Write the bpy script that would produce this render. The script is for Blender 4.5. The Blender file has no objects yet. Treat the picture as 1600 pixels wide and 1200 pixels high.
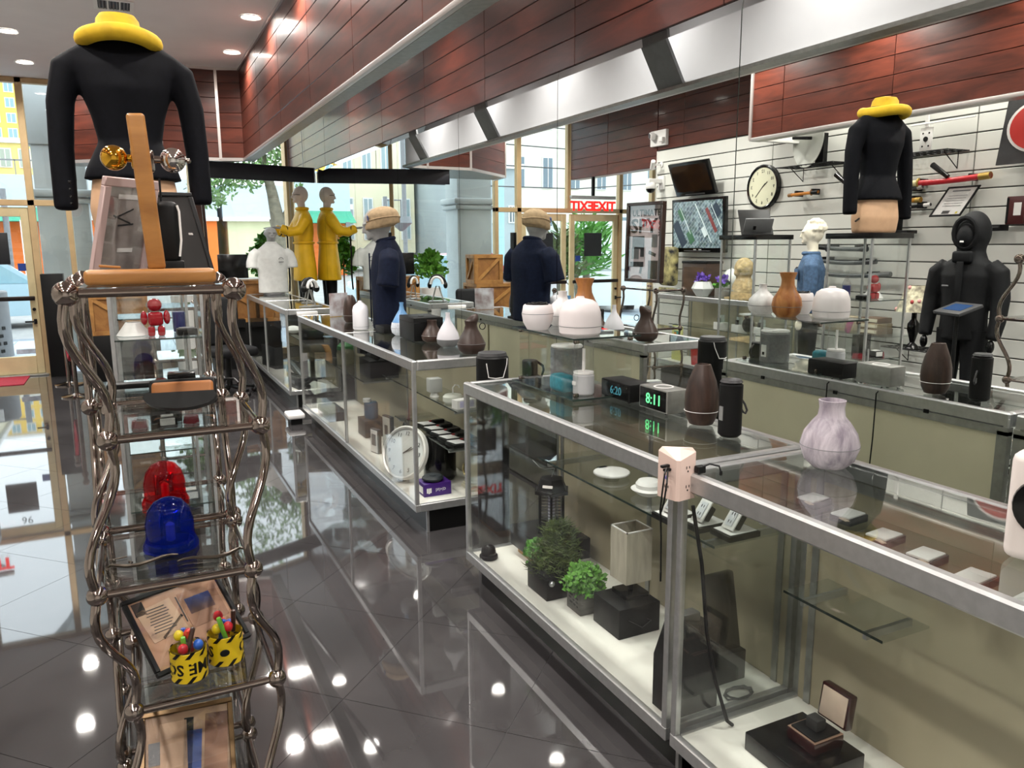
import bpy, bmesh, math, random
from mathutils import Matrix, Vector
random.seed(7)
S = bpy.context.scene
COL = S.collection
PI = math.pi
# ------------------------------------------------------------------ camera
def setup_camera():
    F, p, yaw, ro = 1221.66, 0.177408558, 0.451652939, 0.00619049
    f = Vector((math.sin(yaw)*math.cos(p), math.cos(yaw)*math.cos(p), -math.sin(p)))
    r = Vector((math.cos(yaw), -math.sin(yaw), 0)); d = f.cross(r)
    c, s = math.cos(ro), math.sin(ro)
    R, D = c*r+s*d, -s*r+c*d
    cam = bpy.data.cameras.new('camera'); o = bpy.data.objects.new('camera', cam)
    cam.sensor_width = 36; cam.lens = F/1600*36; cam.clip_start = .02; cam.clip_end = 400
    m = Matrix((( R.x, -D.x, -f.x, 0), (R.y, -D.y, -f.y, 0), (R.z, -D.z, -f.z, 1.58), (0, 0, 0, 1)))
    o.matrix_world = m; COL.objects.link(o); S.camera = o
setup_camera()
# ------------------------------------------------------------------ world (bright overcast sky)
W = bpy.data.worlds.new('sky'); S.world = W; W.use_nodes = True
bg = W.node_tree.nodes['Background']; bg.inputs[0].default_value = (.86, .94, 1, 1); bg.inputs[1].default_value = 1.85
S.view_settings.view_transform = 'Standard'; S.view_settings.look = 'None'
S.view_settings.exposure = 0.95; S.view_settings.gamma = 1.0; S.view_settings.use_curve_mapping = False
LAMP_W = 70.0     # watts of one recessed downlight
COVE_W = 72.0     # watts of one cove lamp
cy = S.cycles
cy.use_denoising = True
cy.max_bounces = 8; cy.diffuse_bounces = 3; cy.glossy_bounces = 5; cy.transmission_bounces = 6; cy.adaptive_threshold = .035
cy.transparent_max_bounces = 28; cy.caustics_reflective = True; cy.caustics_refractive = False
cy.sample_clamp_indirect = 6.0
# ------------------------------------------------------------------ colour and materials
def C(h, a=1.0):
    h = h.lstrip('#'); v = [int(h[i:i+2], 16)/255 for i in (0, 2, 4)]
    return tuple(x/12.92 if x <= .04045 else ((x+.055)/1.055)**2.4 for x in v)+(a,)
MATS = {}
def newmat(n):
    m = bpy.data.materials.new(n); m.use_nodes = True; nt = m.node_tree
    b = nt.nodes.get('Principled BSDF'); return m, nt, b
def pm(n, col, rough=.5, metal=0, spec=.5, noise=0, nscale=20, emit=None, estr=1, bump=0, stretch=(1, 1, 1), coat=0, trans=0, sheen=0, rnd=0, col2=None):
    """plain principled material with optional procedural mottling, bump and per-object tone change"""
    if n in MATS: return MATS[n]
    m, nt, b = newmat(n); N, L = nt.nodes, nt.links
    c = C(col) if isinstance(col, str) else tuple(col)
    b.inputs['Base Color'].default_value = c; b.inputs['Roughness'].default_value = rough
    b.inputs['Metallic'].default_value = metal; b.inputs['Specular IOR Level'].default_value = spec
    b.inputs['Coat Weight'].default_value = coat; b.inputs['Transmission Weight'].default_value = trans
    if sheen: b.inputs['Sheen Weight'].default_value = sheen
    src = None
    if noise or bump or col2:
        tc = N.new('ShaderNodeTexCoord'); mp = N.new('ShaderNodeMapping'); mp.inputs['Scale'].default_value = stretch
        L.new(tc.outputs['Object'], mp.inputs[0]); nz = N.new('ShaderNodeTexNoise'); nz.inputs['Scale'].default_value = nscale
        nz.inputs['Detail'].default_value = 5; L.new(mp.outputs[0], nz.inputs[0])
        if noise or col2:
            mx = N.new('ShaderNodeMix'); mx.data_type = 'RGBA'
            mx.inputs['A'].default_value = c if col2 else tuple(x*(1-noise) for x in c[:3])+(1,)
            mx.inputs['B'].default_value = C(col2) if col2 else tuple(min(1, x*(1+noise)) for x in c[:3])+(1,)
            rp = N.new('ShaderNodeValToRGB'); rp.color_ramp.elements[0].position = .35; rp.color_ramp.elements[1].position = .65
            L.new(nz.outputs['Fac'], rp.inputs[0]); L.new(rp.outputs[0], mx.inputs['Factor']); src = mx.outputs['Result']
        if bump:
            bp = N.new('ShaderNodeBump'); bp.inputs['Strength'].default_value = bump; bp.inputs['Distance'].default_value = .004
            L.new(nz.outputs['Fac'], bp.inputs['Height']); L.new(bp.outputs[0], b.inputs['Normal'])
    if rnd:
        oi = N.new('ShaderNodeObjectInfo'); hs = N.new('ShaderNodeHueSaturation'); mr = N.new('ShaderNodeMapRange')
        mr.inputs['To Min'].default_value = 1-rnd; mr.inputs['To Max'].default_value = 1+rnd
        L.new(oi.outputs['Random'], mr.inputs[0]); L.new(mr.outputs[0], hs.inputs['Value'])
        if src: L.new(src, hs.inputs['Color'])
        else: hs.inputs['Color'].default_value = c
        src = hs.outputs[0]
    if src: L.new(src, b.inputs['Base Color'])
    if emit:
        b.inputs['Emission Color'].default_value = C(emit); b.inputs['Emission Strength'].default_value = estr
    MATS[n] = m; return m
def glassmat(n, tint, refl=.8, base=.045):
    if n in MATS: return MATS[n]
    m, nt, b = newmat(n); N, L = nt.nodes, nt.links; N.remove(b)
    out = N['Material Output']; t = N.new('ShaderNodeBsdfTransparent'); t.inputs[0].default_value = tint
    g = N.new('ShaderNodeBsdfGlossy'); g.inputs['Roughness'].default_value = 0; g.inputs[0].default_value = (refl, refl, refl, 1)
    lw = N.new('ShaderNodeLayerWeight'); lw.inputs[0].default_value = .5
    pw = N.new('ShaderNodeMath'); pw.operation = 'POWER'; pw.inputs[1].default_value = 4.5; L.new(lw.outputs['Facing'], pw.inputs[0])
    ma = N.new('ShaderNodeMath'); ma.operation = 'MULTIPLY_ADD'; ma.inputs[1].default_value = 1-base; ma.inputs[2].default_value = base; L.new(pw.outputs[0], ma.inputs[0])
    mx = N.new('ShaderNodeMixShader'); L.new(ma.outputs[0], mx.inputs[0]); L.new(t.outputs[0], mx.inputs[1]); L.new(g.outputs[0], mx.inputs[2])
    L.new(mx.outputs[0], out.inputs[0]); MATS[n] = m; return m
GLASS = glassmat('clear_glass', (.97, .98, .975, 1)); GEDGE = pm('glass_edge', '#2b3733', .2, noise=.05)
GTOP = glassmat('counter_top_glass', (.90, .925, .915, 1), .95, .055)
GSTORE = glassmat('storefront_glass', (.95, .97, .97, 1), .8, .04); GCLR = glassmat('thin_clear_plastic', (.97, .97, .97, 1), .9, .06)
GSHELF = glassmat('smoked_shelf_glass', (.90, .92, .91, 1), .9, .05)
def woodmat(n, c1, c2, rough=.3, coat=.3, rnd=.1, stretch=(6, 1.1, 9), grain='Object'):
    if n in MATS: return MATS[n]
    m, nt, b = newmat(n); N, L = nt.nodes, nt.links
    tc = N.new('ShaderNodeTexCoord'); mp = N.new('ShaderNodeMapping'); mp.inputs['Scale'].default_value = stretch
    oi = N.new('ShaderNodeObjectInfo'); va = N.new('ShaderNodeVectorMath'); va.operation = 'ADD'; sc = N.new('ShaderNodeVectorMath'); sc.operation = 'SCALE'; sc.inputs['Scale'].default_value = 37.0
    cx = N.new('ShaderNodeCombineXYZ')
    for i in range(3): L.new(oi.outputs['Random'], cx.inputs[i])
    L.new(cx.outputs[0], sc.inputs[0]); L.new(tc.outputs[grain], va.inputs[0]); L.new(sc.outputs[0], va.inputs[1]); L.new(va.outputs[0], mp.inputs[0])
    nz = N.new('ShaderNodeTexNoise'); nz.inputs['Scale'].default_value = 1.85; nz.inputs['Detail'].default_value = 8; nz.inputs['Roughness'].default_value = .62; nz.inputs['Distortion'].default_value = .6
    L.new(mp.outputs[0], nz.inputs[0]); rp = N.new('ShaderNodeValToRGB'); rp.color_ramp.elements[0].position = .33; rp.color_ramp.elements[1].position = .68
    rp.color_ramp.elements[0].color = C(c1); rp.color_ramp.elements[1].color = C(c2); L.new(nz.outputs['Fac'], rp.inputs[0])
    hs = N.new('ShaderNodeHueSaturation'); mr = N.new('ShaderNodeMapRange'); mr.inputs['To Min'].default_value = 1-rnd; mr.inputs['To Max'].default_value = 1+rnd
    L.new(oi.outputs['Random'], mr.inputs[0]); L.new(mr.outputs[0], hs.inputs['Value']); L.new(rp.outputs[0], hs.inputs['Color']); L.new(hs.outputs[0], b.inputs['Base Color'])
    b.inputs['Roughness'].default_value = rough; b.inputs['Coat Weight'].default_value = coat; b.inputs['Coat Roughness'].default_value = .12
    MATS[n] = m; return m
CHERRY = woodmat('cherry_veneer', '#391911', '#5f2c1f', .36, .35, .07, (1.1, 6, 9))
ALU = pm('brushed_aluminium', '#b7b8b8', .3, .75, noise=.06, nscale=40); ALUD = pm('aged_aluminium', '#9b9c98', .38, .7, noise=.1, nscale=30)
CHROME = pm('polished_nickel', '#9c9088', .09, 1); SILVER = pm('silver_trim', '#d2cdca', .32, .7)
BLACK = pm('black_matte', '#060607', .5, spec=.3, noise=.3); BLACKG = pm('black_gloss', '#050506', .18); BLKPL = pm('black_plinth', '#060606', .3)
WHITE = pm('white_plastic', '#eceae8', .4, noise=.02); WHITEP = pm('white_paint', '#e8e7e3', .6, noise=.02, nscale=4); DECK = pm('deck_laminate', '#efece4', .45, noise=.03, nscale=5)
BEIGE = pm('beige_board', '#cdc7ab', .55, noise=.05, nscale=3); CEIL = pm('ceiling_paint', '#e4dfdd', .7, noise=.02, nscale=3)
SLAT = pm('slat_board', '#dcdcd6', .45, noise=.02, nscale=3, rnd=.02); GROOVE = pm('slat_groove', '#4b4b48', .6)
GOLD = pm('champagne_aluminium', '#cdb186', .4, .35, noise=.05, nscale=8); DOORF = pm('door_frame_cream', '#d6c69b', .42, .2, noise=.06, nscale=6)
MIRROR = pm('mirror_silver', (.87, .905, .885, 1), 0.0, 1)
COVEP = pm('cove_paint', '#d2d1d6', .6, noise=.02, nscale=4)
DKGREY = pm('dark_grey', '#3a3a3c', .45, noise=.1); MIDGREY = pm('mid_grey', '#77787a', .5, noise=.06); BROWNV = pm('dark_wood_grain', '#3a2a24', .38, noise=.3, nscale=6, stretch=(1, 1, .4))
RED = pm('red_paint', '#b3121b', .35, noise=.08); SKIN = pm('mannequin_tan', '#cda583', .5, noise=.05); GREYM = pm('mannequin_grey', '#a7a7a6', .45, noise=.05); PLASTER = pm('plaster_white', '#e4ddca', .6, noise=.06, nscale=14)
NAVY = pm('navy_wool', '#07080e', .8, spec=.15, noise=.25, nscale=60); NAVY2 = pm('navy_cotton', '#121a30', .8, spec=.2, noise=.2, nscale=40, bump=.2); YELLOW = pm('yellow_rubber', '#f3be08', .5, noise=.1, nscale=5, bump=.25)
HATY = pm('yellow_felt', '#c9a416', .8, noise=.12, nscale=15, bump=.2); WCOT = pm('white_cotton', '#dedfdc', .85, noise=.05, nscale=20, bump=.2); DENIM = pm('denim_blue', '#3d5674', .85, noise=.25, nscale=30, bump=.2); BFAB = pm('black_fabric', '#090a0d', .75, spec=.3, noise=.25, nscale=30, bump=.3)
# ------------------------------------------------------------------ mesh builder
def basis(o, x, y, z): return Matrix(((x[0], y[0], z[0], o[0]), (x[1], y[1], z[1], o[1]), (x[2], y[2], z[2], o[2]), (0, 0, 0, 1)))
def TR(x=0, y=0, z=0, rx=0, ry=0, rz=0, s=(1, 1, 1)):
    return Matrix.Translation((x, y, z)) @ Matrix.Rotation(rz, 4, 'Z') @ Matrix.Rotation(ry, 4, 'Y') @ Matrix.Rotation(rx, 4, 'X') @ Matrix.Diagonal((*s, 1))
class MB:
    def __init__(s): s.bm = bmesh.new()
    def add(s, t, M=None):
        if M is not None: t.transform(M)
        me = bpy.data.meshes.new('t'); t.to_mesh(me); t.free(); s.bm.from_mesh(me); bpy.data.meshes.remove(me); return s
    def box(s, c, d, bev=0, seg=2, M=None, rot=None):
        t = bmesh.new(); bmesh.ops.create_cube(t, size=1); t.transform(Matrix.Diagonal((*d, 1)))
        if bev: bmesh.ops.bevel(t, geom=list(t.edges), offset=min(bev, min(d)*.49), segments=seg, affect='EDGES', profile=.5)
        T = Matrix.Translation(c)
        if rot: T = T @ TR(0, 0, 0, *rot)
        return s.add(t, (M @ T) if M is not None else T)
    def bb(s, x0, x1, y0, y1, z0, z1, bev=0, seg=2): return s.box(((x0+x1)/2, (y0+y1)/2, (z0+z1)/2), (abs(x1-x0), abs(y1-y0), abs(z1-z0)), bev, seg)
    def lathe(s, prof, seg=28, M=None, sx=1, sy=1):
        t = bmesh.new(); rings = []
        for r, z in prof:
            if r < 1e-5: rings.append([t.verts.new((0, 0, z))])
            else: rings.append([t.verts.new((r*math.cos(2*PI*i/seg)*sx, r*math.sin(2*PI*i/seg)*sy, z)) for i in range(seg)])
        for a, b in zip(rings, rings[1:]):
            for i in range(seg):
                j = (i+1) % seg
                if len(a) == 1 and len(b) == 1: continue
                if len(a) == 1: t.faces.new((a[0], b[j], b[i]))
                elif len(b) == 1: t.faces.new((a[i], a[j], b[0]))
                else: t.faces.new((a[i], a[j], b[j], b[i]))
        bmesh.ops.recalc_face_normals(t, faces=t.faces)
        return s.add(t, M)
    def cyl(s, c, r, h, seg=24, M=None, r2=None, bev=0):
        r2 = r if r2 is None else r2
        pr = [(0, 0), (r-bev, 0), (r, bev), (r2, h-bev), (r2-bev, h), (0, h)] if bev else [(0, 0), (r, 0), (r2, h), (0, h)]
        T = Matrix.Translation(c); return s.lathe(pr, seg, (T @ M) if M is not None else T)
    def sph(s, c, r, sc=(1, 1, 1), u=16, v=10, M=None):
        t = bmesh.new(); bmesh.ops.create_uvsphere(t, u_segments=u, v_segments=v, radius=r)
        T = Matrix.Translation(c) @ Matrix.Diagonal((*sc, 1)); return s.add(t, (M @ T) if M is not None else T)
    def tube(s, pts, r, seg=8, closed=False, cap=True, M=None):
        pts = [Vector(p) for p in pts]; n = len(pts); rr = r if isinstance(r, (list, tuple)) else [r]*n
        t = bmesh.new(); rings = []; prev = None
        for i, p in enumerate(pts):
            a = pts[i-1] if (i > 0 or closed) else p; b = pts[(i+1) % n] if (i < n-1 or closed) else p
            d = (b-a).normalized() if (b-a).length > 1e-9 else Vector((0, 0, 1))
            if prev is None:
                up = Vector((0, 0, 1)) if abs(d.z) < .9 else Vector((1, 0, 0)); x = d.cross(up).normalized()
            else: x = (prev - d*prev.dot(d)).normalized()
            prev = x; y = d.cross(x)
            rings.append([t.verts.new(p + x*(rr[i]*math.cos(2*PI*k/seg)) + y*(rr[i]*math.sin(2*PI*k/seg))) for k in range(seg)])
        pairs = list(zip(rings, rings[1:])) + ([(rings[-1], rings[0])] if closed else [])
        for a, b in pairs:
            for k in range(seg): t.faces.new((a[k], a[(k+1) % seg], b[(k+1) % seg], b[k]))
        if cap and not closed: t.faces.new(rings[0][::-1]); t.faces.new(rings[-1])
        bmesh.ops.recalc_face_normals(t, faces=t.faces); return s.add(t, M)
    def prism(s, poly, h, M=None):
        t = bmesh.new(); a = [t.verts.new((x, y, 0)) for x, y in poly]; b = [t.verts.new((x, y, h)) for x, y in poly]; n = len(poly)
        t.faces.new(a[::-1]); t.faces.new(b)
        for i in range(n): t.faces.new((a[i], a[(i+1) % n], b[(i+1) % n], b[i]))
        bmesh.ops.recalc_face_normals(t, faces=t.faces); return s.add(t, M)
    def loft(s, rings, seg=20, M=None):
        """rings: (cx,cy,cz,rx,ry) ellipses stacked, capped"""
        t = bmesh.new(); R = [[t.verts.new((cx+rx*math.cos(2*PI*i/seg), cy+ry*math.sin(2*PI*i/seg), cz)) for i in range(seg)] for cx, cy, cz, rx, ry in rings]
        for a, b in zip(R, R[1:]):
            for i in range(seg): t.faces.new((a[i], a[(i+1) % seg], b[(i+1) % seg], b[i]))
        t.faces.new(R[0][::-1]); t.faces.new(R[-1]); bmesh.ops.recalc_face_normals(t, faces=t.faces); return s.add(t, M)
    def quad(s, a, b, c, d):
        v = [s.bm.verts.new(p) for p in (a, b, c, d)]; s.bm.faces.new(v); return s
    def mesh(s, name, smooth=True, ang=38):
        me = bpy.data.meshes.new(name); s.bm.to_mesh(me); s.bm.free()
        if smooth and len(me.polygons):
            me.polygons.foreach_set('use_smooth', [True]*len(me.polygons)); me.set_sharp_from_angle(angle=math.radians(ang))
        return me
TMP = bpy.data.scenes.new('scratch'); TCACHE = {}
def bake(o):
    TMP.collection.objects.link(o)
    with bpy.context.temp_override(scene=TMP, view_layer=TMP.view_layers[0]):
        dg = bpy.context.evaluated_depsgraph_get(); me = bpy.data.meshes.new_from_object(o.evaluated_get(dg))
    bpy.data.objects.remove(o); return me
def textmesh(body, size, depth, align='CENTER', bold=0):
    key = (body, size, depth, align, bold)
    if key not in TCACHE:
        cu = bpy.data.curves.new('txt', 'FONT'); cu.body = body; cu.size = size; cu.align_x = align; cu.align_y = 'CENTER'; cu.extrude = depth; cu.resolution_u = 2; cu.offset = bold
        TCACHE[key] = bake(bpy.data.objects.new('txt', cu))
    return TCACHE[key].copy()
def fuse(mb, voxel=.012, it=6, name='fused'):
    """weld overlapping lofts into one smooth continuous surface"""
    old = mb.mesh('tmp'); o = bpy.data.objects.new('tmp', old)
    m = o.modifiers.new('r', 'REMESH'); m.mode = 'VOXEL'; m.voxel_size = voxel
    m2 = o.modifiers.new('s', 'SMOOTH'); m2.iterations = it; m2.factor = .5
    me = bake(o); me.name = name; bpy.data.meshes.remove(old)
    me.polygons.foreach_set('use_smooth', [True]*len(me.polygons)); return me
def O(name, mb, mat, parent=None, loc=(0, 0, 0), rot=(0, 0, 0), M=None, smooth=True, label=None):
    me = mb.mesh(name, smooth) if isinstance(mb, MB) else mb
    o = bpy.data.objects.new(name, me)
    if mat is not None and not me.materials: me.materials.append(mat)
    COL.objects.link(o); o.parent = parent
    if M is not None: o.matrix_local = M
    else: o.location = loc; o.rotation_euler = rot
    if label: o['label'] = label
    return o
def tag(o, label, cat, group=None):
    o['label'] = label; o['category'] = cat
    if group: o['group'] = group
    return o
def thing(name, label, cat, loc=(0, 0, 0), rz=0, group=None):
    o = bpy.data.objects.new(name, None); COL.objects.link(o); o.location = loc; o.rotation_euler = (0, 0, rz); o.empty_display_size = .05
    return tag(o, label, cat, group)
def single(name, mb, mat, label, cat, loc=(0, 0, 0), rz=0, group=None, rot=None):
    return tag(O(name, mb, mat, None, loc, rot or (0, 0, rz)), label, cat, group)
def struct(name, mb=None, mat=None):
    if mb is None: o = bpy.data.objects.new(name, None); COL.objects.link(o); o.empty_display_size = .05
    else: o = O(name, mb, mat)
    o['kind'] = 'structure'; return o
def dup(root, loc=None, rz=None, label=None, group=None):
    def cp(o, par):
        c = o.copy(); COL.objects.link(c); c.parent = par
        if par is not None: c.matrix_parent_inverse = o.matrix_parent_inverse.copy()
        for ch in list(o.children): cp(ch, c)
        return c
    r = cp(root, None)
    if loc is not None: r.location = loc
    if rz is not None: r.rotation_euler = (0, 0, rz)
    if label: r['label'] = label
    if group: r['group'] = group
    return r
def text(parent, name, body, size, mat, c, right, up, mirror=False, depth=.0008, sx=1.0, align='CENTER', bold=0):
    me = textmesh(body, size, depth, align, bold)
    me.transform(Matrix.Diagonal((sx*(-1 if mirror else 1), 1, 1, 1)))
    if mirror: me.flip_normals()
    me.name = name; me.materials.clear(); me.materials.append(mat)
    r = Vector(right).normalized(); u = Vector(up); u = (u-r*u.dot(r)).normalized(); n = r.cross(u)
    return O(name, me, None, parent, M=basis(c, r, u, n))
def board_mesh(L, H, T, mat, bev=.003, name='board'):
    key = ('bm', round(L, 3), round(H, 3), round(T, 3), mat.name, name)
    if key not in MATS:
        me = MB().box((0, 0, T/2), (L, H, T), bev, 1).mesh(name, False); me.materials.append(mat); MATS[key] = me
    return MATS[key]
def boards(parent, name, o, u, v, ul, vl, pl, ph, T, mat, gap=.004, stagger=0):
    """panel of separate boards on the plane at o spanned by u (length) and v (height); normal u x v"""
    u = Vector(u).normalized(); v = Vector(v).normalized(); n = u.cross(v); o = Vector(o); z = 0; r = 0
    if mat is CHERRY: O('board_backing', MB().box((ul/2, vl/2, .002), (ul, vl, .004)), pm('backing_brown', '#1d0a08', .7), parent, M=basis(o, u, v, n))
    while z < vl-.01:
        h = min(ph, vl-z); x = -(stagger*pl*(r % 2)); r += 1
        while x < ul-.01:
            a = max(x, 0); b = min(x+pl, ul)
            if b-a > .03:
                c = o+u*((a+b)/2)+v*(z+h/2); O(name, board_mesh(b-a-gap, h-gap, T, mat, name=name), None, parent, M=basis(c, u, v, n))
            x += pl
        z += ph
# ================================================================== STRUCTURE
XM, XO, CH, YF = 2.312, -1.9, 3.55, 11.32          # mirror plane, left wall plane, ceiling height, storefront plane
# floor: polished tiles laid on the diagonal
floor = struct('floor', MB().bb(-3.7, 2.45, -2.7, 11.4, -.06, -.003), pm('grout', '#5d5c5e', .4))
def tilemat():
    m, nt, b = newmat('polished_tile'); N, L = nt.nodes, nt.links
    tc = N.new('ShaderNodeNewGeometry'); nz = N.new('ShaderNodeTexNoise'); nz.inputs['Scale'].default_value = 1.6; nz.inputs['Detail'].default_value = 6
    L.new(tc.outputs['Position'], nz.inputs[0]); rp = N.new('ShaderNodeValToRGB'); rp.color_ramp.elements[0].color = C('#363435'); rp.color_ramp.elements[1].color = C('#434142')
    rp.color_ramp.elements[0].position = .35; rp.color_ramp.elements[1].position = .65; L.new(nz.outputs['Fac'], rp.inputs[0]); L.new(rp.outputs[0], b.inputs['Base Color'])
    b.inputs['Roughness'].default_value = .03; b.inputs['IOR'].default_value = 1.85
    return m
TILE = tilemat()
def clip(poly, ax, lim, keep_less):
    out = []
    for i in range(len(poly)):
        a, b = poly[i], poly[(i+1) % len(poly)]; ia = (a[ax] <= lim) == keep_less; ib = (b[ax] <= lim) == keep_less
        if ia: out.append(a)
        if ia != ib:
            t = (lim-a[ax])/(b[ax]-a[ax]); out.append((a[0]+t*(b[0]-a[0]), a[1]+t*(b[1]-a[1])))
    return out
hs = .4322; gp = .0016; tile_me = None
for i in range(-30, 31):
    for j in range(-30, 31):
        cx = .56+(i+j)*hs; cyy = 2.535+hs+(i-j)*hs
        if not (-3.9 < cx < 2.6 and -2.9 < cyy < 11.6): continue
        full = [(cx-hs+gp, cyy), (cx, cyy-hs+gp), (cx+hs-gp, cyy), (cx, cyy+hs-gp)]
        lx = XO-.05 if cyy < 8.6 else -3.6
        p = full
        for ax, lim, kl in ((0, 2.32, True), (0, lx, False), (1, 11.26, True), (1, -2.6, False)):
            p = clip(p, ax, lim, kl) if len(p) > 2 else []
        if len(p) < 3: continue
        if p == full:
            if tile_me is None: tile_me = MB().prism([(x-cx, y-cyy) for x, y in full], .003).mesh('floor_tile', False); tile_me.materials.append(TILE)
            O('floor_tile', tile_me, None, floor, loc=(cx, cyy, -.003))
        else: O('floor_tile', MB().prism([(x-cx, y-cyy) for x, y in p], .003), TILE, floor, loc=(cx, cyy, -.003), smooth=False)
ceiling = struct('ceiling', MB().bb(-3.7, 2.5, -2.7, 11.45, CH, CH+.1).prism([(-.75, 11.45), (2.5, 11.45), (2.5, 12.8)], .1, M=TR(0, 0, CH)), CEIL)
# right wall: mirror panels below, cherry boards above
wall_right = struct('wall_right', MB().bb(2.335, 2.5, -2.7, 12.7, 0, CH), WHITEP)
seams = [-2.6, -.42, 1.10, 2.62, 4.14, 5.66, 7.16, 8.68, 10.2, 11.7, 12.48]
for a, b in zip(seams, seams[1:]):
    mb = MB(); y0, y1 = a+.003, b-.003
    mb.quad((XM, y1, .02), (XM, y0, .02), (XM, y0, 2.505), (XM, y1, 2.505))
    mb.quad((XM, y1, 2.505), (XM, y0, 2.505), (XM+.008, y0, 2.548), (XM+.008, y1, 2.548))
    mb.quad((XM, y0, .02), (2.334, y0, .02), (2.334, y0, 2.548), (XM, y0, 2.505)); mb.quad((XM, y1, .02), (XM, y1, 2.505), (2.334, y1, 2.548), (2.334, y1, .02))
    O('mirror_panel', mb, MIRROR, wall_right, smooth=False)
boards(wall_right, 'wood_board', (2.334, 12.5, 2.552), (0, -1, 0), (0, 0, 1), 15.05, .998, 1.22, .1497, .016, CHERRY)
O('mirror_end_trim', MB().bb(2.30, 2.335, 12.48, 12.51, 0, CH), SILVER, wall_right)
O('floor_tile', MB().prism([(-.62, 11.255), (2.32, 11.255), (2.32, 12.5)], .003), TILE, floor, loc=(0, 0, -.003), smooth=False); O('floor_base', MB().prism([(-.62, 11.39), (2.40, 11.39), (2.40, 12.58)], .056), MATS['grout'], floor, loc=(0, 0, -.06), smooth=False)
# right valance hung from the ceiling: cherry front, white back lit from the cove
trim_1 = struct('trim_1')
boards(trim_1, 'wood_board', (1.318, 9.70, 2.565), (0, -1, 0), (0, 0, 1), 12.3, .985, 1.22, .1642, .014, CHERRY)
O('back_panel', MB().bb(1.32, 1.375, -2.6, 9.72, 2.56, CH), COVEP, trim_1)
O('edge_trim', MB().bb(1.292, 1.322, -2.6, 9.72, 2.536, 2.566, .004), SILVER, trim_1)
O('bottom_lip', MB().bb(1.322, 1.42, -2.6, 9.72, 2.536, 2.558), ALUD, trim_1)
O('ceiling_edge_trim', MB().bb(1.285, 1.304, -2.6, 9.72, CH-.03, CH), SILVER, trim_1)
for y in (1.56, 4.31, 7.05, 9.0):
    O('brace', MB().box((0, 0, 0), (.02, .26, 1.13), M=TR(1.655, y, 3.055, ry=math.radians(29.5))), MIDGREY, trim_1)
# cherry soffit that folds around the entrance
trim_2 = struct('trim_2')
fp = [(1.318, 9.70), (1.06, 9.80), (.45, 9.82), (-.48, 10.72), (-.56, 11.27)]
for (ax, ay), (bx, by) in zip(fp, fp[1:]):
    u = Vector((bx-ax, by-ay, 0)); L_ = u.length; u.normalize()
    boards(trim_2, 'wood_board', (bx, by, 2.57), -u, (0, 0, 1), L_, .98, 1.4, .1634, .012, CHERRY)
    O('edge_trim', MB().box((0, 0, 0), (L_+.02, .03, .035), M=basis(((ax+bx)/2, (ay+by)/2, 2.552), u, (-u.y, u.x, 0), (0, 0, 1))), SILVER, trim_2)
    O('ceiling_edge_trim', MB().box((0, 0, 0), (L_+.02, .04, .03), M=basis(((ax+bx)/2, (ay+by)/2, CH-.015), u, (-u.y, u.x, 0), (0, 0, 1))), SILVER, trim_2)
for x, y in fp[1:]: O('corner_trim', MB().bb(x-.015, x+.015, y-.022, y+.008, 2.55, CH), SILVER, trim_2)
O('soffit_underside', MB().prism([(x, y+.02) for x, y in fp]+[(-.56, 11.0), (1.33, 11.0)][:0]+[(.2, 11.27), (.9, 10.4), (1.36, 9.9)], .02, M=TR(0, 0, 2.55)), ALUD, trim_2)
# left wall with slat boards
wall_left = struct('wall_left', MB().bb(-2.1, XO-.016, -2.7, 8.93, 0, CH), GROOVE)
boards(wall_left, 'slat_board', (XO-.016, -2.6, 2.79-18*.155), (0, 1, 0), (0, 0, 1), 11.53, 18*.155, 2.35, .155, .016, SLAT, gap=.011)
boards(wall_left, 'wood_board', (XO-.016, -2.6, 2.80), (0, 1, 0), (0, 0, 1), 11.53, .75, 1.22, .15, .016, CHERRY)
O('slat_end_cap', MB().bb(-2.1, XO+.002, 8.925, 8.94, 0, 2.79), WHITEP, wall_left)
trim_3 = struct('trim_3', MB().bb(-2.1, XO-.016, 8.94, 11.25, 2.585, CH), WHITEP)
boards(trim_3, 'wood_board', (XO-.016, 8.94, 2.585), (0, 1, 0), (0, 0, 1), 2.3, .965, 1.22, .15, .016, CHERRY)
wall_alcove = struct('wall_alcove', MB().bb(-3.75, -3.6, 8.9, 11.3, 0, CH), WHITEP)
struct('wall_alcove_end', MB().bb(-3.75, -2.1, 8.8, 8.93, 0, CH), WHITEP)
struct('wall_back', MB().bb(-2.1, 2.5, -2.75, -2.6, 0, CH), WHITEP)
# left valance
trim_4 = struct('trim_4')
boards(trim_4, 'wood_board', (-1.184, -2.6, 2.62), (0, 1, 0), (0, 0, 1), 8.95, .93, 1.22, .155, .014, CHERRY)
O('back_panel', MB().bb(-1.235, -1.186, -2.6, 6.35, 2.6, CH), WHITEP, trim_4)
O('edge_trim', MB().bb(-1.19, -1.16, -2.6, 6.37, 2.588, 2.62, .004), SILVER, trim_4)
O('bottom_lip', MB().bb(-1.30, -1.19, -2.6, 6.37, 2.588, 2.606), ALUD, trim_4)
O('corner_trim', MB().bb(-1.185, -1.158, 6.35, 6.38, 2.6, CH), SILVER, trim_4)
O('end_return', MB().bb(XO, -1.186, 6.34, 6.375, 2.60, CH), WHITEP, trim_4); O('end_return_ledge', MB().bb(XO, -1.25, 6.27, 6.34, 2.588, 2.61), WHITEP, trim_4)
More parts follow.
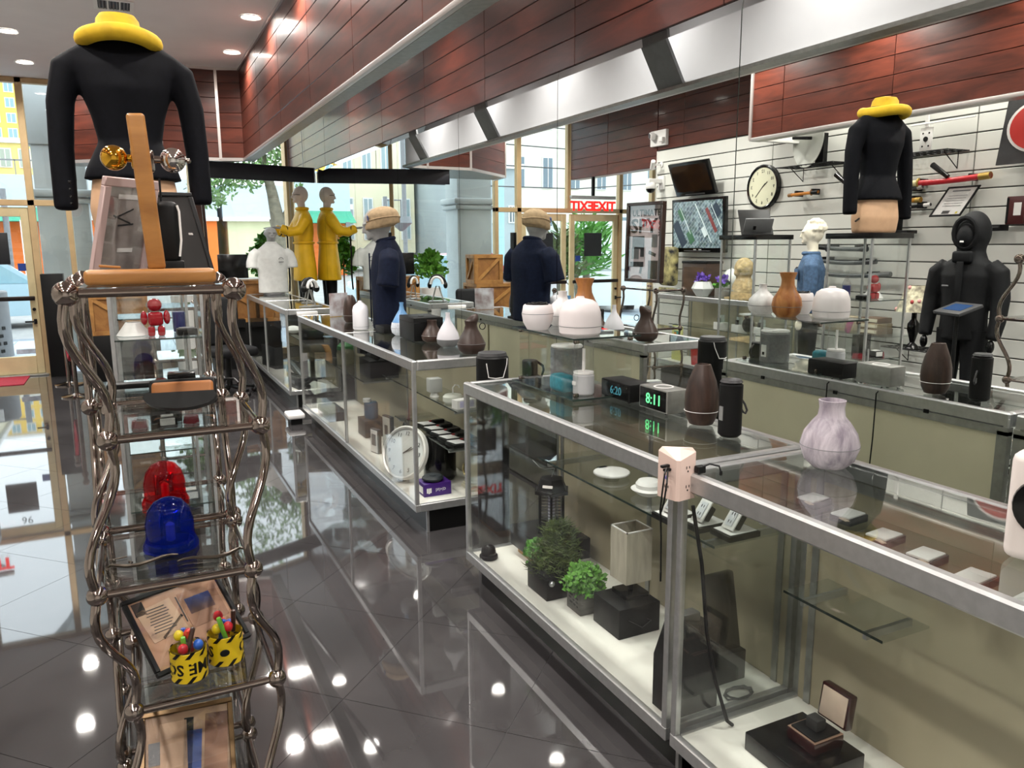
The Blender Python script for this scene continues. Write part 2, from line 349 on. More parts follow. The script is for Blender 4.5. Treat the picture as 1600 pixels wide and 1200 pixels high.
# storefront
win = struct('window_1')
def bar(x0, x1, z0, z1, m=GOLD, d=.1, name='mullion', par=None): return O(name, MB().bb(x0, x1, YF-d/2, YF+d/2, z0, z1, .004, 1), m, par or win)
SL = Vector((2.92, 1.22, 0)); SLL = SL.length; SLM = basis((-.60, YF, 0), SL.normalized(), Vector((-SL.y, SL.x, 0)).normalized(), (0, 0, 1))
def sbar(a, b, z0, z1, name='mullion', d=.1): return O(name, MB().bb(a, b, -d/2, d/2, z0, z1, .004, 1), GOLD, win, M=SLM)
for a in (1.60, SLL-.05): sbar(a-.03, a+.03, 0, CH)
sbar(0, SLL, CH-.06, CH, 'head_rail'); sbar(0, SLL, 0, .09, 'sill_rail')
for a, b in ((.03, 1.57), (1.63, SLL-.08)): O('glass_pane', MB().bb(a, b, -.004, .004, .09, 3.49), GSTORE, win, M=SLM)
for x in (-.60, -3.55): bar(x-.03, x+.03, 0, CH)
bar(-1.03, -.955, 0, CH); bar(-2.93, -2.86, 0, CH)
bar(-3.6, -.57, CH-.06, CH, name='head_rail'); bar(-3.6, -2.86, 0, .09, name='sill_rail')
bar(-3.6, -.57, 2.07, 2.14, name='transom_rail'); bar(-1.925, -1.865, 2.14, CH, name='mullion')
def pane(x0, x1, z0, z1, par=None, y=YF): return O('glass_pane', MB().bb(x0, x1, y-.004, y+.004, z0, z1), GSTORE, par or win)
pane(-.955, -.63, .09, 2.07); pane(-.955, -.63, 2.14, 3.49)
pane(-1.865, -1.03, 2.14, 3.49); pane(-2.86, -1.925, 2.14, 3.49); pane(-3.52, -2.93, .09, 3.49)
def door(n, x0, x1, hinge_left):
    d = struct(n); w = .085
    for a, b in ((x0, x0+w), (x1-w, x1)): bar(a, b, .02, 2.05, DOORF, .05, 'stile', d)
    bar(x0+w, x1-w, .02, .24, DOORF, .05, 'bottom_rail', d); bar(x0+w, x1-w, 1.94, 2.05, DOORF, .05, 'top_rail', d)
    pane(x0+w, x1-w, .24, 1.94, d)
    O('push_bar', MB().bb(x0+.02, x1-.02, YF-.10, YF-.07, .93, .985, .01), pm('dark_bronze', '#2a2320', .35, .6), d)
    hx = x0+.045 if hinge_left else x1-.045
    O('lever_handle', MB().bb(hx-.11, hx+.02, YF-.075, YF-.055, .66, .68, .004).cyl((hx, YF-.06, .64), .018, .06), BLACK, d)
    O('lock_cylinder', MB().cyl((hx, YF-.045, .82), .02, .02, 16, TR(rx=PI/2)), BLACK, d)
    cx = (x0+x1)/2+(.02 if hinge_left else .0)
    O('black_notice', MB().bb(cx-.17, cx+.17, YF-.02, YF-.008, 1.37, 1.75, .03, 3), pm('notice_black', '#23262a', .35), d)
    O('access_sticker', MB().bb(cx+.24, cx+.33, YF-.012, YF-.006, 1.29, 1.38), pm('sticker_blue', '#1f3f8f', .4), d)
    O('store_sticker', MB().bb(cx+.12, cx+.34, YF-.012, YF-.006, .27, .33), pm('sticker_pale', '#b9c9d8', .4, noise=.2), d)
    return d
d1 = door('door_1', -1.855, -1.035, False); d2 = door('door_2', -2.855, -1.93, True)
text(d1, 'street_number', '96', .13, DKGREY, (-1.42, YF-.012, 1.86), (1, 0, 0), (0, 0, 1), mirror=True)
O('floor_threshold', MB().bb(-2.9, -1.0, 11.2, 11.4, -.003, .02, .005), ALUD, win)
# emergency exit sign hanging inside the doors
ex = thing('exit_sign', 'red illuminated EXIT sign hanging from ceiling before the doors', 'sign', (-1.93, 10.6, 2.05))
O('housing', MB().bb(-.40, .40, -.03, .03, .20, .25, .004), ALU, ex); O('hanger', MB().bb(-.02, .02, -.02, .02, .25, 1.49), BLACK, ex)
REDG = pm('exit_red_glow', '#d01818', .4, emit='#ff1a14', estr=1.1)
for k, dx in enumerate((-.2, .2)):  # second panel and its lettering stand in for the sign's storefront reflection
    O('panel_and_reflection', MB().bb(dx-.18, dx+.18, -.004, .004, -.02, .20), GCLR, ex)
    text(ex, 'lettering_and_reflection', 'EXIT', .19, REDG, (dx, -.008, .09), (1, 0, 0), (0, 0, 1), mirror=(k == 0), sx=1.05, bold=.008)
# ceiling fittings: downlights and an air vent
GLOW = pm('lamp_glow', '#ffffff', .4, emit='#fff6ea', estr=12)
dl = thing('recessed_downlight', 'round recessed downlight', 'ceiling light', (0, 0, CH))
O('trim_ring', MB().lathe([(.085, -.001), (.10, -.006), (.088, -.012), (.075, -.004)], 28), WHITE, dl); O('lens', MB().cyl((0, 0, -.006), .078, .004, 24), GLOW, dl)
def spot(x, y, z, w, size=2.3, col=(1, .955, .895), blend=.7, name='downlight_lamp'):
    l = bpy.data.lights.new(name, 'SPOT'); l.energy = w; l.spot_size = size; l.spot_blend = blend; l.shadow_soft_size = .07; l.color = col
    o = bpy.data.objects.new(name, l); o.location = (x, y, z); COL.objects.link(o); return o
names = ['nearest the red valance', 'far left above the doors']
first = True; n = 0
for x, tx in ((1.15, 'beside the right cherry valance'), (-.82, 'over the left aisle')):
    for k, y in enumerate((8.95, 7.56, 10.34, 6.17, 4.78, 3.39, 2.0, .6, -1.0)):
        if x > 0 and y > 10: continue
        vis = k < 3 and not (x < 0 and k == 1)
        lab = {(1.15, 0): 'recessed downlight nearest the far end of the right valance', (1.15, 1): 'second recessed downlight from the far end beside right valance', (-.82, 0): 'recessed downlight in ceiling left of the yellow hat', (-.82, 2): 'recessed downlight just above the entrance door glass'}.get((x, k), 'recessed downlight %s, %s from the entrance end' % (tx, ('', '', '', 'fourth', 'fifth', 'sixth', 'seventh', 'eighth', 'ninth')[k] or 'third'))
        o = dl if first else dup(dl)
        first = False; o.location = (x, y, CH); o['label'] = lab; o['group'] = 'recessed ceiling downlights'; spot(x, y, CH-.03, LAMP_W, 2.75)
for y in (8.6, 7.2, 5.8, 4.4, 3.0, 1.6, .2):
    o = dup(dl, (1.86, y, CH), 0, 'recessed downlight hidden in the cove behind the right valance', 'cove lamps behind the right valance'); spot(1.86, y, CH-.03, COVE_W, 2.15, blend=.9)
for y in (5.7, 4.3, 2.9, 1.5):
    o = dup(dl, (-1.55, y, CH), 0, 'recessed downlight hidden in the cove behind the left valance', 'cove lamps behind the left valance'); spot(-1.55, y, CH-.03, COVE_W*.6, 2.3)
vt = thing('ceiling_vent', 'square slatted air vent in the white ceiling', 'vent', (.075, 7.66, CH))
O('frame', MB().bb(-.15, .15, -.16, -.13, -.012, 0).bb(-.15, .15, .13, .16, -.012, 0).bb(-.15, -.12, -.13, .13, -.012, 0).bb(.12, .15, -.13, .13, -.012, 0), WHITEP, vt)
O('backing', MB().bb(-.12, .12, -.13, .13, -.003, -.001), BLACK, vt)
for k in range(9): O('slat', MB().box((-.105+k*.026, 0, -.007), (.004, .25, .014), rot=(0, .6, 0)), MIDGREY, vt)
for dxx in (-.045, .045): O('divider', MB().bb(dxx-.006, dxx+.006, -.13, .13, -.013, -.002), WHITEP, vt)
# ================================================================== SHOWCASES, RACKS
ZT, ZD = .97, .165
LINING = pm('inner_lining_board', '#a39a82', .5, noise=.06, nscale=3)
def counter(xf, xb, y0, y1, label, divs=(), shelves=(), back=True, rail=.055, group=None):
    """glass showcase: xf customer side, xb staff side"""
    cx, cyy = (xf+xb)/2, (y0+y1)/2; s = 1 if xb > xf else -1; D = abs(xb-xf); L = y1-y0
    t = thing('glass_display_counter', label, 'display case', (xf, y0, 0), 0, group)
    def bx(name, m, a0, a1, b0, b1, z0, z1, bev=0, sm=False): return O(name, MB().bb(s*a0, s*a1, b0, b1, z0, z1, bev, 1), m, t, smooth=sm)
    bx('kick_plinth', BLKPL, .07, D-.05, .02, L-.02, 0, .135)
    bx('plinth_corner_trim', ALU, .068, .082, .018, .032, 0, .135)
    bx('deck', DECK, .02, D-.02, .015, L-.015, .14, ZD)
    for (a0, a1, b0, b1) in ((0, .024, 0, L), (D-.024, D, 0, L), (.024, D-.024, 0, .024), (.024, D-.024, L-.024, L)): bx('base_rail', ALU, a0, a1, b0, b1, .128, ZD+.006, .003)
    for (a0, a1, b0, b1) in ((0, .03, 0, L), (D-.03, D, 0, L), (.03, D-.03, 0, .03), (.03, D-.03, L-.03, L)): bx('top_rail', ALU, a0, a1, b0, b1, ZT-rail, ZT, .006)
    for a in (.012, D-.012):
        for b in (.012, L-.012): bx('corner_post', ALU, a-.011, a+.011, b-.011, b+.011, ZD, ZT-.02, .003)
    ys = [0]+[d-y0 for d in divs]+[L]
    for d in ys[1:-1]:
        bx('front_post', ALU, .002, .022, d-.011, d+.011, ZD, ZT-.02, .003); bx('top_divider', ALU, .02, D-.02, d-.012, d+.012, ZT-.02, ZT-.001, .003)
    for a, b in zip(ys, ys[1:]):
        bx('front_pane', GLASS, .010, .015, a+.024, b-.024, ZD, ZT-rail); bx('top_pane', GTOP, .03, D-.03, a+.03, b-.03, ZT-.010, ZT-.003)
    for b in (.010, L-.015): bx('side_pane', GLASS, .024, D-.024, b, b+.005, ZD, ZT-rail)
    if back:
        n = max(2, round(L/.76)); w = L/n
        for k in range(n): bx('back_door', BEIGE, D-.022+(.008 if k % 2 else 0), D-.012+(.008 if k % 2 else 0), k*w+.02, (k+1)*w+.0, ZD, ZT-rail)
        bx('inner_lining', LINING, D-.027, D-.0225, .022, L-.022, ZD, ZT-rail)
        bx('back_frame_rail', ALUD, D-.028, D+.002, 0, L, ZT-.085, ZT-rail)
        for b in (.0, L-.04): bx('back_frame_post', ALUD, D-.026, D+.002, b, b+.04, ZD, ZT-.07)
        for k in range(3): bx('door_lock', BLACK, D+.002, D+.008, L*(k+.7)/3.4, L*(k+.7)/3.4+.02, ZT-.06, ZT-.045)
    for (z, a0, a1, b0, b1) in shelves:
        sh = bx('glass_shelf', GSHELF, a0, a1, b0-y0, b1-y0, z-.006, z)
        O('shelf_edge', MB().bb(s*a0-.001*s, s*a0+.001*s, b0-y0, b1-y0, z-.0065, z+.0005), GEDGE, sh)
        for b in (b0-y0+.06, b1-y0-.06): O('shelf_bracket', MB().bb(s*a0+.01*s, s*(D-.02), b-.006, b+.006, z-.026, z-.006), ALU, sh)
    if shelves:
        for b in (.06, L/2, L-.06): bx('shelf_standard', ALUD, D-.032, D-.022, b-.012, b+.012, ZD, ZT-.04)
    return t
counter(1.312, 1.822, 1.685, 3.21, 'glass counter holding the insect lantern and green plants', (), [(.70, .17, .48, 1.70, 2.80)])
counter(1.312, 1.822, .10, 1.665, 'nearest glass counter with the open ring box inside', (), [(.60, .30, .475, 1.22, 1.55), (.835, .20, .47, .15, 1.62), (.48, .22, .48, .15, .70)])
counter(1.312, 1.822, 3.92, 7.03, 'long glass counter under the man in the navy shirt', (5.47,), [(.66, .27, .48, 3.97, 5.40), (.44, .23, .48, 3.97, 5.0), (.60, .16, .48, 5.5, 6.95)])
counter(1.325, 1.835, 7.72, 10.45, 'farthest glass counter under the white polo shirt', (9.1,), [(.62, .2, .48, 7.8, 10.1)])
counter(-1.2, -1.71, 6.1, 7.9, 'glass counter along the slatted wall carrying purple flowers', (), [(.60, .15, .48, 6.15, 7.85)])
# ---- chrome wavy etageres
def rack(label, x0, x1, y0, y1, ox, oy, tiers, name='chrome_etagere', r=.0105, group=None):
    t = thing(name, label, 'shelf rack', (x0, y0, 0), 0, group); W_, D_ = x1-x0, y1-y0
    def off(k): return (ox if k % 2 else 0, oy if k % 2 else 0)
    zs = tiers
    for cx in (0, W_):
        for cd in (0, D_):
            pts = []
            for k in range(len(zs)-1):
                for q in range(13):
                    f = q/13; w = (1-math.cos(PI*min(1, max(0, (f-.12)/.76))))/2; a, b = off(k), off(k+1)
                    bul = math.sin(2*PI*f)*.012
                    pts.append((cx+a[0]+(b[0]-a[0])*w-bul*(1 if b[0] > a[0] else -1)*(abs(ox) > 0), cd+a[1]+(b[1]-a[1])*w-bul*(1 if b[1] > a[1] else -1), zs[k]+(zs[k+1]-zs[k])*f))
            k = len(zs)-1; pts.append((cx+off(k)[0], cd+off(k)[1], zs[-1])); pts.append((cx+off(k)[0], cd+off(k)[1], max(0, zs[-1]-.13)))
            tb = O('upright', MB().tube(pts, r, 10), CHROME, t)
            for k, z in enumerate(zs): O('ball_joint', MB().sph((cx+off(k)[0], cd+off(k)[1], z), .0235 if k else .027, u=14, v=10), CHROME, tb)
    for k, z in enumerate(zs):
        a, b = off(k)
        O('cross_bar', MB().tube([(a, b, z), (W_+a, b, z)], .0095, 10), CHROME, t); O('cross_bar', MB().tube([(a, D_+b, z), (W_+a, D_+b, z)], .0075, 10), CHROME, t)
        for cx in (0, W_): O('side_bar', MB().tube([(cx+a, b, z), (cx+a, D_+b, z)], .006, 8), CHROME, t)
        O('glass_shelf', MB().bb(a+.012, W_+a-.012, b+.01, D_+b-.008, z+.006, z+.012, .003, 1), GSHELF, t)
    return t
TZ = [1.482, 1.146, .808, .471, .134]
rack('nearest wavy chrome rack holding the easel and blue beacon', -.122, .213, 1.885, 2.262, .048, .066, TZ)
rack('wavy chrome rack directly behind the nearest one holding red beacon', -.125, .217, 2.325, 2.69, 0, .075, TZ)
rack('small chrome rack under the framed spy poster in the mirror', .12, .42, 5.72, 6.24, 0, .03, [1.16, .81, .47, .13])
# ---- tall glass towers
def tower(x0, x1, y0, y1, label):
    t = thing('glass_tower', label, 'display case', (x0, y0, 0)); W_, D_ = x1-x0, y1-y0
    O('base', MB().bb(0, W_, 0, D_, 0, .12, .004), BLACK, t); O('top_slab', MB().bb(-.01, W_+.01, -.01, D_+.01, 1.60, 1.637, .004), BLACKG, t)
    for a in (.008, W_-.008):
        for b in (.008, D_-.008): O('corner_post', MB().bb(a-.007, a+.007, b-.007, b+.007, .12, 1.60), ALU, t)
    for b in (.006, D_-.006): O('side_pane', MB().bb(.018, W_-.018, b-.0025, b+.0025, .12, 1.60), GLASS, t)
    for a in (.006, W_-.006): O('side_pane', MB().bb(a-.0025, a+.0025, .018, D_-.018, .12, 1.60), GLASS, t)
    for z in (.45, .80, 1.195): 
        sh = O('glass_shelf', MB().bb(.012, W_-.012, .012, D_-.012, z-.006, z), GSHELF, t); O('shelf_edge', MB().bb(.012, W_-.012, .011, .013, z-.0065, z+.0005), GEDGE, sh)
    O('door_pull', MB().bb(W_-.03, W_-.02, -.012, -.004, .8, .88), ALU, t)
    return t
tower(-.09, .28, 3.60, 3.97, 'glass tower under the headless navy jacket form')
tower(-.09, .28, 4.66, 5.06, 'glass tower with empty black top seen in mirror beside denim mannequin')
# ---- glass riser on the counter
t = thing('glass_riser', 'clear glass riser carrying white diffusers on the counter', 'riser', (1.51, 2.57, ZT))
for z in (.250, .012): O('glass_shelf', MB().bb(0, .31, 0, .54, z-.006, z), GSHELF, t); O('shelf_edge', MB().bb(0, .31, -.001, .001, z-.0065, z+.0005).bb(-.001, .001, 0, .54, z-.0065, z+.0005), GEDGE, t)
for x in (.03, .28): O('glass_leg', MB().bb(x-.0025, x+.0025, .02, .52, .012, .244), GLASS, t)
for x in (.03, .28):
    for y in (.03, .51):
        for z in (.235, .022): O('clamp', MB().box((x, y, z), (.022, .014, .018), .004), CHROME, t)
# ================================================================== THINGS ON AND IN THE COUNTERS
def vase(name, label, cat, loc, prof, mat, seam=None, seammat=None, parts=(), rz=0, seg=32, sx=1):
    t = thing(name, label, cat, loc, rz); O('body', MB().lathe(prof, seg, sx=sx), mat, t)
    if seam: O('seam_ring', MB().lathe([(seam[0]-.001, seam[1]-.0012), (seam[0]+.0009, seam[1]), (seam[0]-.001, seam[1]+.0012)], seg, sx=sx), seammat or MIDGREY, t)
    for n, m, mb in parts: O(n, mb, m, t)
    return t
def woodvase(c1, c2, n, st=(8, 8, 1.2)): return woodmat(n, c1, c2, .4, .1, .02, st)
LILAC = woodvase('#8d8390', '#d9d0d8', 'lilac_grain', (14, 14, 2)); OAK = woodvase('#8d4d1c', '#c98a4c', 'honey_oak_grain', (10, 10, 1.5)); WGRAIN = woodvase('#d4d2d2', '#f2f0f0', 'white_grain', (14, 14, 2)); DKGR = woodvase('#241814', '#4a352c', 'dark_walnut_grain', (14, 14, 2))
onion = [(0, 0), (.045, 0), (.066, .02), (.078, .055), (.078, .065), (.07, .095), (.05, .125), (.036, .142), (.033, .165), (.036, .185), (.033, .186), (.029, .165), (.029, .14), (0, .13)]
vase('onion_vase_diffuser', 'lilac wood-grain onion vase diffuser on the nearest counter', 'diffuser', (1.70, 1.50, ZT), onion, LILAC, (.0785, .060))
t = thing('portable_speaker', 'black upright cylindrical speaker with wrist strap beside brown oval diffuser', 'speaker', (1.69, 1.89, ZT))
O('body', MB().cyl((0, 0, 0), .037, .175, 28, bev=.008), BLACK, t); O('top_dish', MB().lathe([(.036, .176), (.03, .184), (.02, .178), (0, .176)], 24), DKGREY, t)
O('strap', MB().tube([(.036, -.006, .12), (.05, -.01, .10), (.058, -.012, .08), (.052, -.012, .07), (.044, -.01, .075), (.036, -.006, .09)], .0035, 6), DKGREY, t); O('side_badge', MB().bb(-.039, -.035, -.008, .008, .055, .10), ALU, t)
vase('oval_diffuser', 'dark brown egg-shaped wood-grain diffuser behind the black speaker', 'diffuser', (1.715, 2.06, ZT), [(0, 0), (.04, .004), (.052, .03), (.058, .07), (.056, .11), (.047, .15), (.034, .185), (.026, .207), (.022, .208), (.02, .2), (0, .198)], DKGR, (.0577, .05), WHITE)
GRN = pm('led_green', '#0a2a14', .3, emit='#6dff9a', estr=.9); CYN = pm('led_cyan_dim', '#10303a', .3, emit='#5fb6c4', estr=.22)
def clock(label, loc, size, body, face, digits, dm, ring):
    t = thing('alarm_clock', label, 'clock', loc); D_, L_, H_ = size
    O('body', MB().bb(0, D_, 0, L_, .004, H_, .006), body, t); O('face', MB().bb(-.002, .002, .008, L_-.008, .010, H_-.006, .002), face, t)
    text(t, 'digits', digits, H_*.62, dm, (-.0028, L_*.46, H_*.5), (0, -1, 0), (0, 0, 1))
    for a in (.012, D_-.012):
        for b in (.02, L_-.02): O('foot', MB().cyl((a, b, 0), .006, .006, 10), BLACK, t)
    if ring: O('charge_ring', MB().lathe([(.030, H_), (.034, H_+.0015), (.038, H_)], 24, M=TR(D_/2, L_/2, 0)), WHITE, t)
    return t
clock('grey box alarm clock showing 8:11 in green digits', (1.69, 2.215, ZT), (.095, .175, .09), ALUD, BLACKG, '8:11', GRN, True)
clock('black box alarm clock showing dim 6:20 beside the grey clock', (1.69, 2.45, ZT), (.105, .205, .075), BLACK, BLACKG, '6:20', CYN, False)
t = thing('humidifier', 'glass jar humidifier with grey base inside the glass riser', 'humidifier', (1.61, 2.66, ZT+.012))
O('base', MB().cyl((0, 0, 0), .043, .085, 28, bev=.006), pm('pale_grey', '#b9b9bc', .45), t); O('jar', MB().lathe([(.040, .085), (.040, .19), (.034, .215), (.018, .226), (0, .228)], 28), GCLR, t); O('stem', MB().cyl((0, 0, .085), .006, .10, 12), WHITE, t); O('collar', MB().cyl((0, 0, .085), .041, .008, 28), WHITE, t)
O('button', MB().bb(-.046, -.042, -.012, .012, .04, .055), WHITE, t)
single('bluetooth_speaker', MB().box((0, 0, .035), (.07, .12, .07), .02, 4), pm('teal_fabric', '#1d6f7d', .6, noise=.15, nscale=60), 'teal rounded box speaker inside the glass riser', 'speaker', (1.57, 2.76, ZT+.012))
t = thing('cylinder_speaker', 'large grey fabric cylinder speaker behind the glass jar humidifier', 'speaker', (1.705, 2.96, ZT+.012))
O('body', MB().cyl((0, 0, 0), .072, .15, 32, bev=.004), pm('grey_speaker_fabric', '#6f6f70', .8, noise=.15, nscale=80), t); O('top_ring', MB().cyl((0, 0, .15), .070, .012, 32, bev=.004), WHITE, t); O('port_plate', MB().bb(.069, .075, -.016, .016, .03, .09), WHITE, t); O('port', MB().bb(.0745, .0765, -.007, .007, .04, .055), BLACK, t)
t = thing('black_mug', 'black mug-shaped gadget with angled handle at counter corner', 'mug', (1.625, 3.16, ZT))
O('body', MB().cyl((0, 0, 0), .036, .085, 28, bev=.004), BLACK, t); O('handle', MB().tube([(.034, -.005, .075), (.062, -.01, .055), (.066, -.01, .035), (.055, -.01, .005), (.036, -.005, .01)], .006, 8), BLACK, t)
t = thing('air_purifier', 'tall black cylinder standing on floor between the two counters', 'appliance', (1.61, 3.545, 0))
O('body', MB().cyl((0, 0, 0), .082, 1.03, 32, bev=.01), BLACK, t); O('top_grille', MB().lathe([(.075, 1.03), (.07, 1.045), (.05, 1.04), (0, 1.036)], 32), DKGREY, t)
O('white_strap', MB().tube([(-.06, -.062, 1.0), (-.052, -.07, .93), (-.02, -.086, .925), (.02, -.086, .928), (.045, -.075, .99), (.05, -.07, 1.02)], .0025, 6), WHITE, t)
ZR = ZT+.250
vase('dome_diffuser', 'white dome diffuser on the front of the glass riser', 'diffuser', (1.615, 2.70, ZR), [(0, 0), (.075, 0), (.083, .008), (.086, .04), (.086, .045), (.083, .09), (.07, .125), (.05, .138), (.018, .145), (.015, .152), (0, .153)], pm('dome_white', '#f1e9ea', .35), (.0865, .035))
vase('bowl_planter', 'white round bowl filled with dark cable beside the dome', 'bowl', (1.556, 2.953, ZR), [(0, 0), (.045, 0), (.062, .03), (.068, .065), (.062, .10), (.057, .106), (.055, .1), (0, .095)], pm('bowl_white', '#ece6e8', .4), (.0685, .068))
b = bpy.data.objects['bowl_planter']
O('cable_fill', MB().tube([(.05*math.cos(a*.9)*(1-.02*a), .05*math.sin(a*.9)*(1-.02*a), .106+.006*math.sin(a*2.1)) for a in range(26)], .004, 6), BLACK, b)
onion2 = [(0, 0), (.045, 0), (.064, .018), (.072, .045), (.066, .075), (.045, .098), (.024, .118), (.019, .14), (.021, .152), (.017, .152), (.014, .13), (0, .12)]
vase('onion_vase_diffuser', 'white wood-grain onion vase diffuser behind the cable bowl', 'diffuser', (1.727, 3.04, ZR), onion2, WGRAIN, (.0725, .045))
vase('gourd_vase_diffuser', 'honey oak gourd vase diffuser behind the white dome', 'diffuser', (1.735, 2.865, ZR), [(0, 0), (.045, 0), (.064, .02), (.072, .055), (.066, .09), (.045, .125), (.032, .155), (.03, .18), (.042, .215), (.037, .215), (.027, .18), (0, .16)], OAK, (.0722, .05))
# on the long counter
pit = [(0, 0), (.05, 0), (.074, .02), (.082, .05), (.079, .06), (.06, .10), (.04, .135), (.034, .16), (.038, .185), (.034, .185), (.028, .16), (0, .15)]
t = vase('pitcher_diffuser', 'dark brown pitcher-shaped diffuser on the near end of long counter', 'diffuser', (1.715, 4.06, ZT), pit, BROWNV, (.0818, .058), MIDGREY)
O('spout', MB().loft([(.0, 0, .172, .036, .036), (.008, 0, .192, .036, .034), (.022, 0, .212, .022, .026), (.032, 0, .222, .008, .012)], 18), BROWNV, t); O('ring_tag', MB().tube([(.07+.018*math.cos(a*PI/8), 0, .15+.018*math.sin(a*PI/8)) for a in range(16)], .0025, 6, True), BLACK, t)
cone = [(0, 0), (.045, 0), (.065, .018), (.07, .045), (.062, .08), (.04, .12), (.018, .155), (.012, .185), (.014, .203), (.01, .203), (.008, .18), (0, .17)]
t = vase('cone_vase_diffuser', 'white teardrop vase diffuser with grey base next to brown pitcher', 'diffuser', (1.715, 4.42, ZT), cone, pm('satin_white', '#e7e5ec', .35)); O('grey_base', MB().lathe([(0, -.0005), (.046, 0), (.066, .018), (.0706, .044)], 32), MIDGREY, t)
vase('cone_vase_diffuser', 'small brown vase half hidden behind white teardrop diffuser', 'diffuser', (1.70, 4.66, ZT), [(r*.85, z*.75) for r, z in pit], DKGR, (.0695, .043), ALU)
t = thing('black_cube', 'plain black cube box on the long counter', 'box', (1.60, 4.72, ZT)); O('shell', MB().bb(0, .20, 0, .30, 0, .15, .006), BLACK, t); O('top_button', MB().cyl((.09, .12, .15), .02, .004, 20), DKGREY, t); O('lid_seam', MB().bb(-.0008, .2008, -.0008, .3008, .118, .1195), BLACKG, t)
BLUEV = pm('sky_blue_glaze', '#6fa6dc', .25, coat=.4); 
t = vase('cone_vase_diffuser', 'sky blue teardrop vase diffuser with white speckled base', 'diffuser', (1.655, 5.13, ZT), [(r*1.08, z*1.1) for r, z in cone], BLUEV); O('white_base', MB().lathe([(0, -.0005), (.049, -.0005), (.0712, .0195), (.0768, .049), (.0735, .07), (.0685, .088)], 32), pm('speckle_white', '#dfe6f0', .3, noise=.12, nscale=90), t); O('seam_ring', MB().lathe([(.076, .048), (.0775, .0495), (.076, .051)], 32), MIDGREY, t)
vase('bottle_diffuser', 'white milk-bottle diffuser on the long counter', 'diffuser', (1.50, 5.62, ZT), [(0, 0), (.052, 0), (.058, .008), (.058, .14), (.05, .17), (.03, .188), (.016, .198), (.014, .208), (0, .21)], pm('bottle_white', '#efeef3', .4), (.0585, .022))
vase('oval_diffuser', 'dark brown oval diffuser left of the white bottle', 'diffuser', (1.575, 6.2, ZT), [(0, 0), (.042, 0), (.056, .02), (.06, .06), (.058, .11), (.05, .16), (.035, .2), (.02, .216), (0, .217)], DKGR, (.0603, .055), ALU)
single('small_black_box', MB().box((0, 0, .025), (.09, .16, .05), .004), BLACK, 'flat black box at the navy shirt hem', 'box', (1.60, 5.34, ZT), .1)
single('picture_card', MB().box((0, 0, .10), (.18, .006, .20), .002), pm('photo_card', '#cfd0d6', .4, col2='#7a5b55', nscale=9), 'white picture card with faces behind the brown diffuser', 'card', (1.62, 6.78, ZT), .3)
def headset(label, loc, rz):
    t = thing('headset', label, 'headset', loc, rz)
    O('stand', MB().tube([(-.05, 0, 0), (-.012, 0, .15), (.012, 0, .15), (.05, 0, 0)], .006, 6).bb(-.07, .07, -.05, .05, 0, .008), ALUD, t)
    O('band', MB().tube([(.065*math.cos(a*PI/10), 0, .17+.085*math.sin(a*PI/10)) for a in range(11)], .014, 8), BLACK, t)
    O('white_shell', MB().tube([(.05*math.cos(a*PI/10), -.02, .17+.07*math.sin(a*PI/10)) for a in range(11)], .012, 8), WHITE, t)
    for sx_ in (-1, 1): O('ear_pad', MB().sph((sx_*.068, 0, .16), .034, (.5, .8, 1)), BLACK, t)
    return t
headset('white and black headset on a stand on the farthest counter', (1.63, 8.0, ZT), .6).scale = (1.3, 1.5, 1.1)
headset('dark headset beside a black monitor on the farthest counter', (1.72, 8.55, ZT), -.4)
single('power_strip', MB().box((0, 0, 0), (.20, .03, .04), .006), WHITE, 'white power strip fixed on the farthest counter end', 'power strip', (1.53, 7.70, .925))
t = thing('floor_mat_box', 'small white box on floor at the far end of long counter', 'box', (1.245, 7.06, 0)); O('white_lid', MB().box((0, 0, .075), (.15, .22, .045), .015, 3), WHITE, t); O('base', MB().bb(-.05, .05, -.08, .08, 0, .053), BLACK, t)
t = thing('monitor', 'dark flat monitor standing behind the farthest counter', 'monitor', (1.2, 10.55, .55)); O('screen', MB().box((0, 0, .77), (.36, .03, .3), .006), BLACKG, t); O('stem', MB().bb(-.02, .02, .0, .03, .1, .65), BLACK, t); O('foot', MB().bb(-.1, .1, -.08, .08, 0, .1), BLACK, t)
# ---- inside the plant counter
t = thing('helmet_bell', 'small black ribbed dome bell in corner of the plant counter', 'bell', (1.375, 3.09, ZD)); O('rim', MB().cyl((0, 0, 0), .042, .02, 28, bev=.004), BLACK, t); O('dome', MB().lathe([(.034, .02), (.034, .035), (.026, .055), (.012, .064), (0, .066)], 28), BLACKG, t)
for k in range(4): O('rib', MB().tube([(.034*math.cos(a)*math.cos(k*PI/4), .034*math.cos(a)*math.sin(k*PI/4), .033+.034*math.sin(a)) for a in (.0, .4, .8, 1.2, 1.57)], .002, 5), DKGREY, t)
t = thing('display_block', 'black display block on wooden foot under the insect lantern', 'block', (1.50, 2.80, ZD)); O('wood_foot', MB().bb(.03, .2, .03, .3, 0, .04), pm('pine', '#c79a5e', .5, noise=.15, nscale=8), t); O('block', MB().bb(0, .24, 0, .32, .04, .135, .004), BLACK, t)
t = thing('insect_lantern', 'black hexagonal bug zapper lantern on a black block', 'lantern', (1.625, 2.95, ZD+.135))
hexa = lambda r: [(r*math.cos(k*PI/3), r*math.sin(k*PI/3)) for k in range(6)]
O('base', MB().lathe([(0, 0), (.072, 0), (.062, .03), (.062, .045), (0, .045)], 6), BLACK, t); O('roof_skirt', MB().lathe([(0, .185), (.085, .185), (.085, .2), (0, .2)], 6), BLACK, t); O('roof', MB().lathe([(0, .2), (.075, .2), (.052, .25), (.03, .255), (0, .255)], 6), BLACK, t)
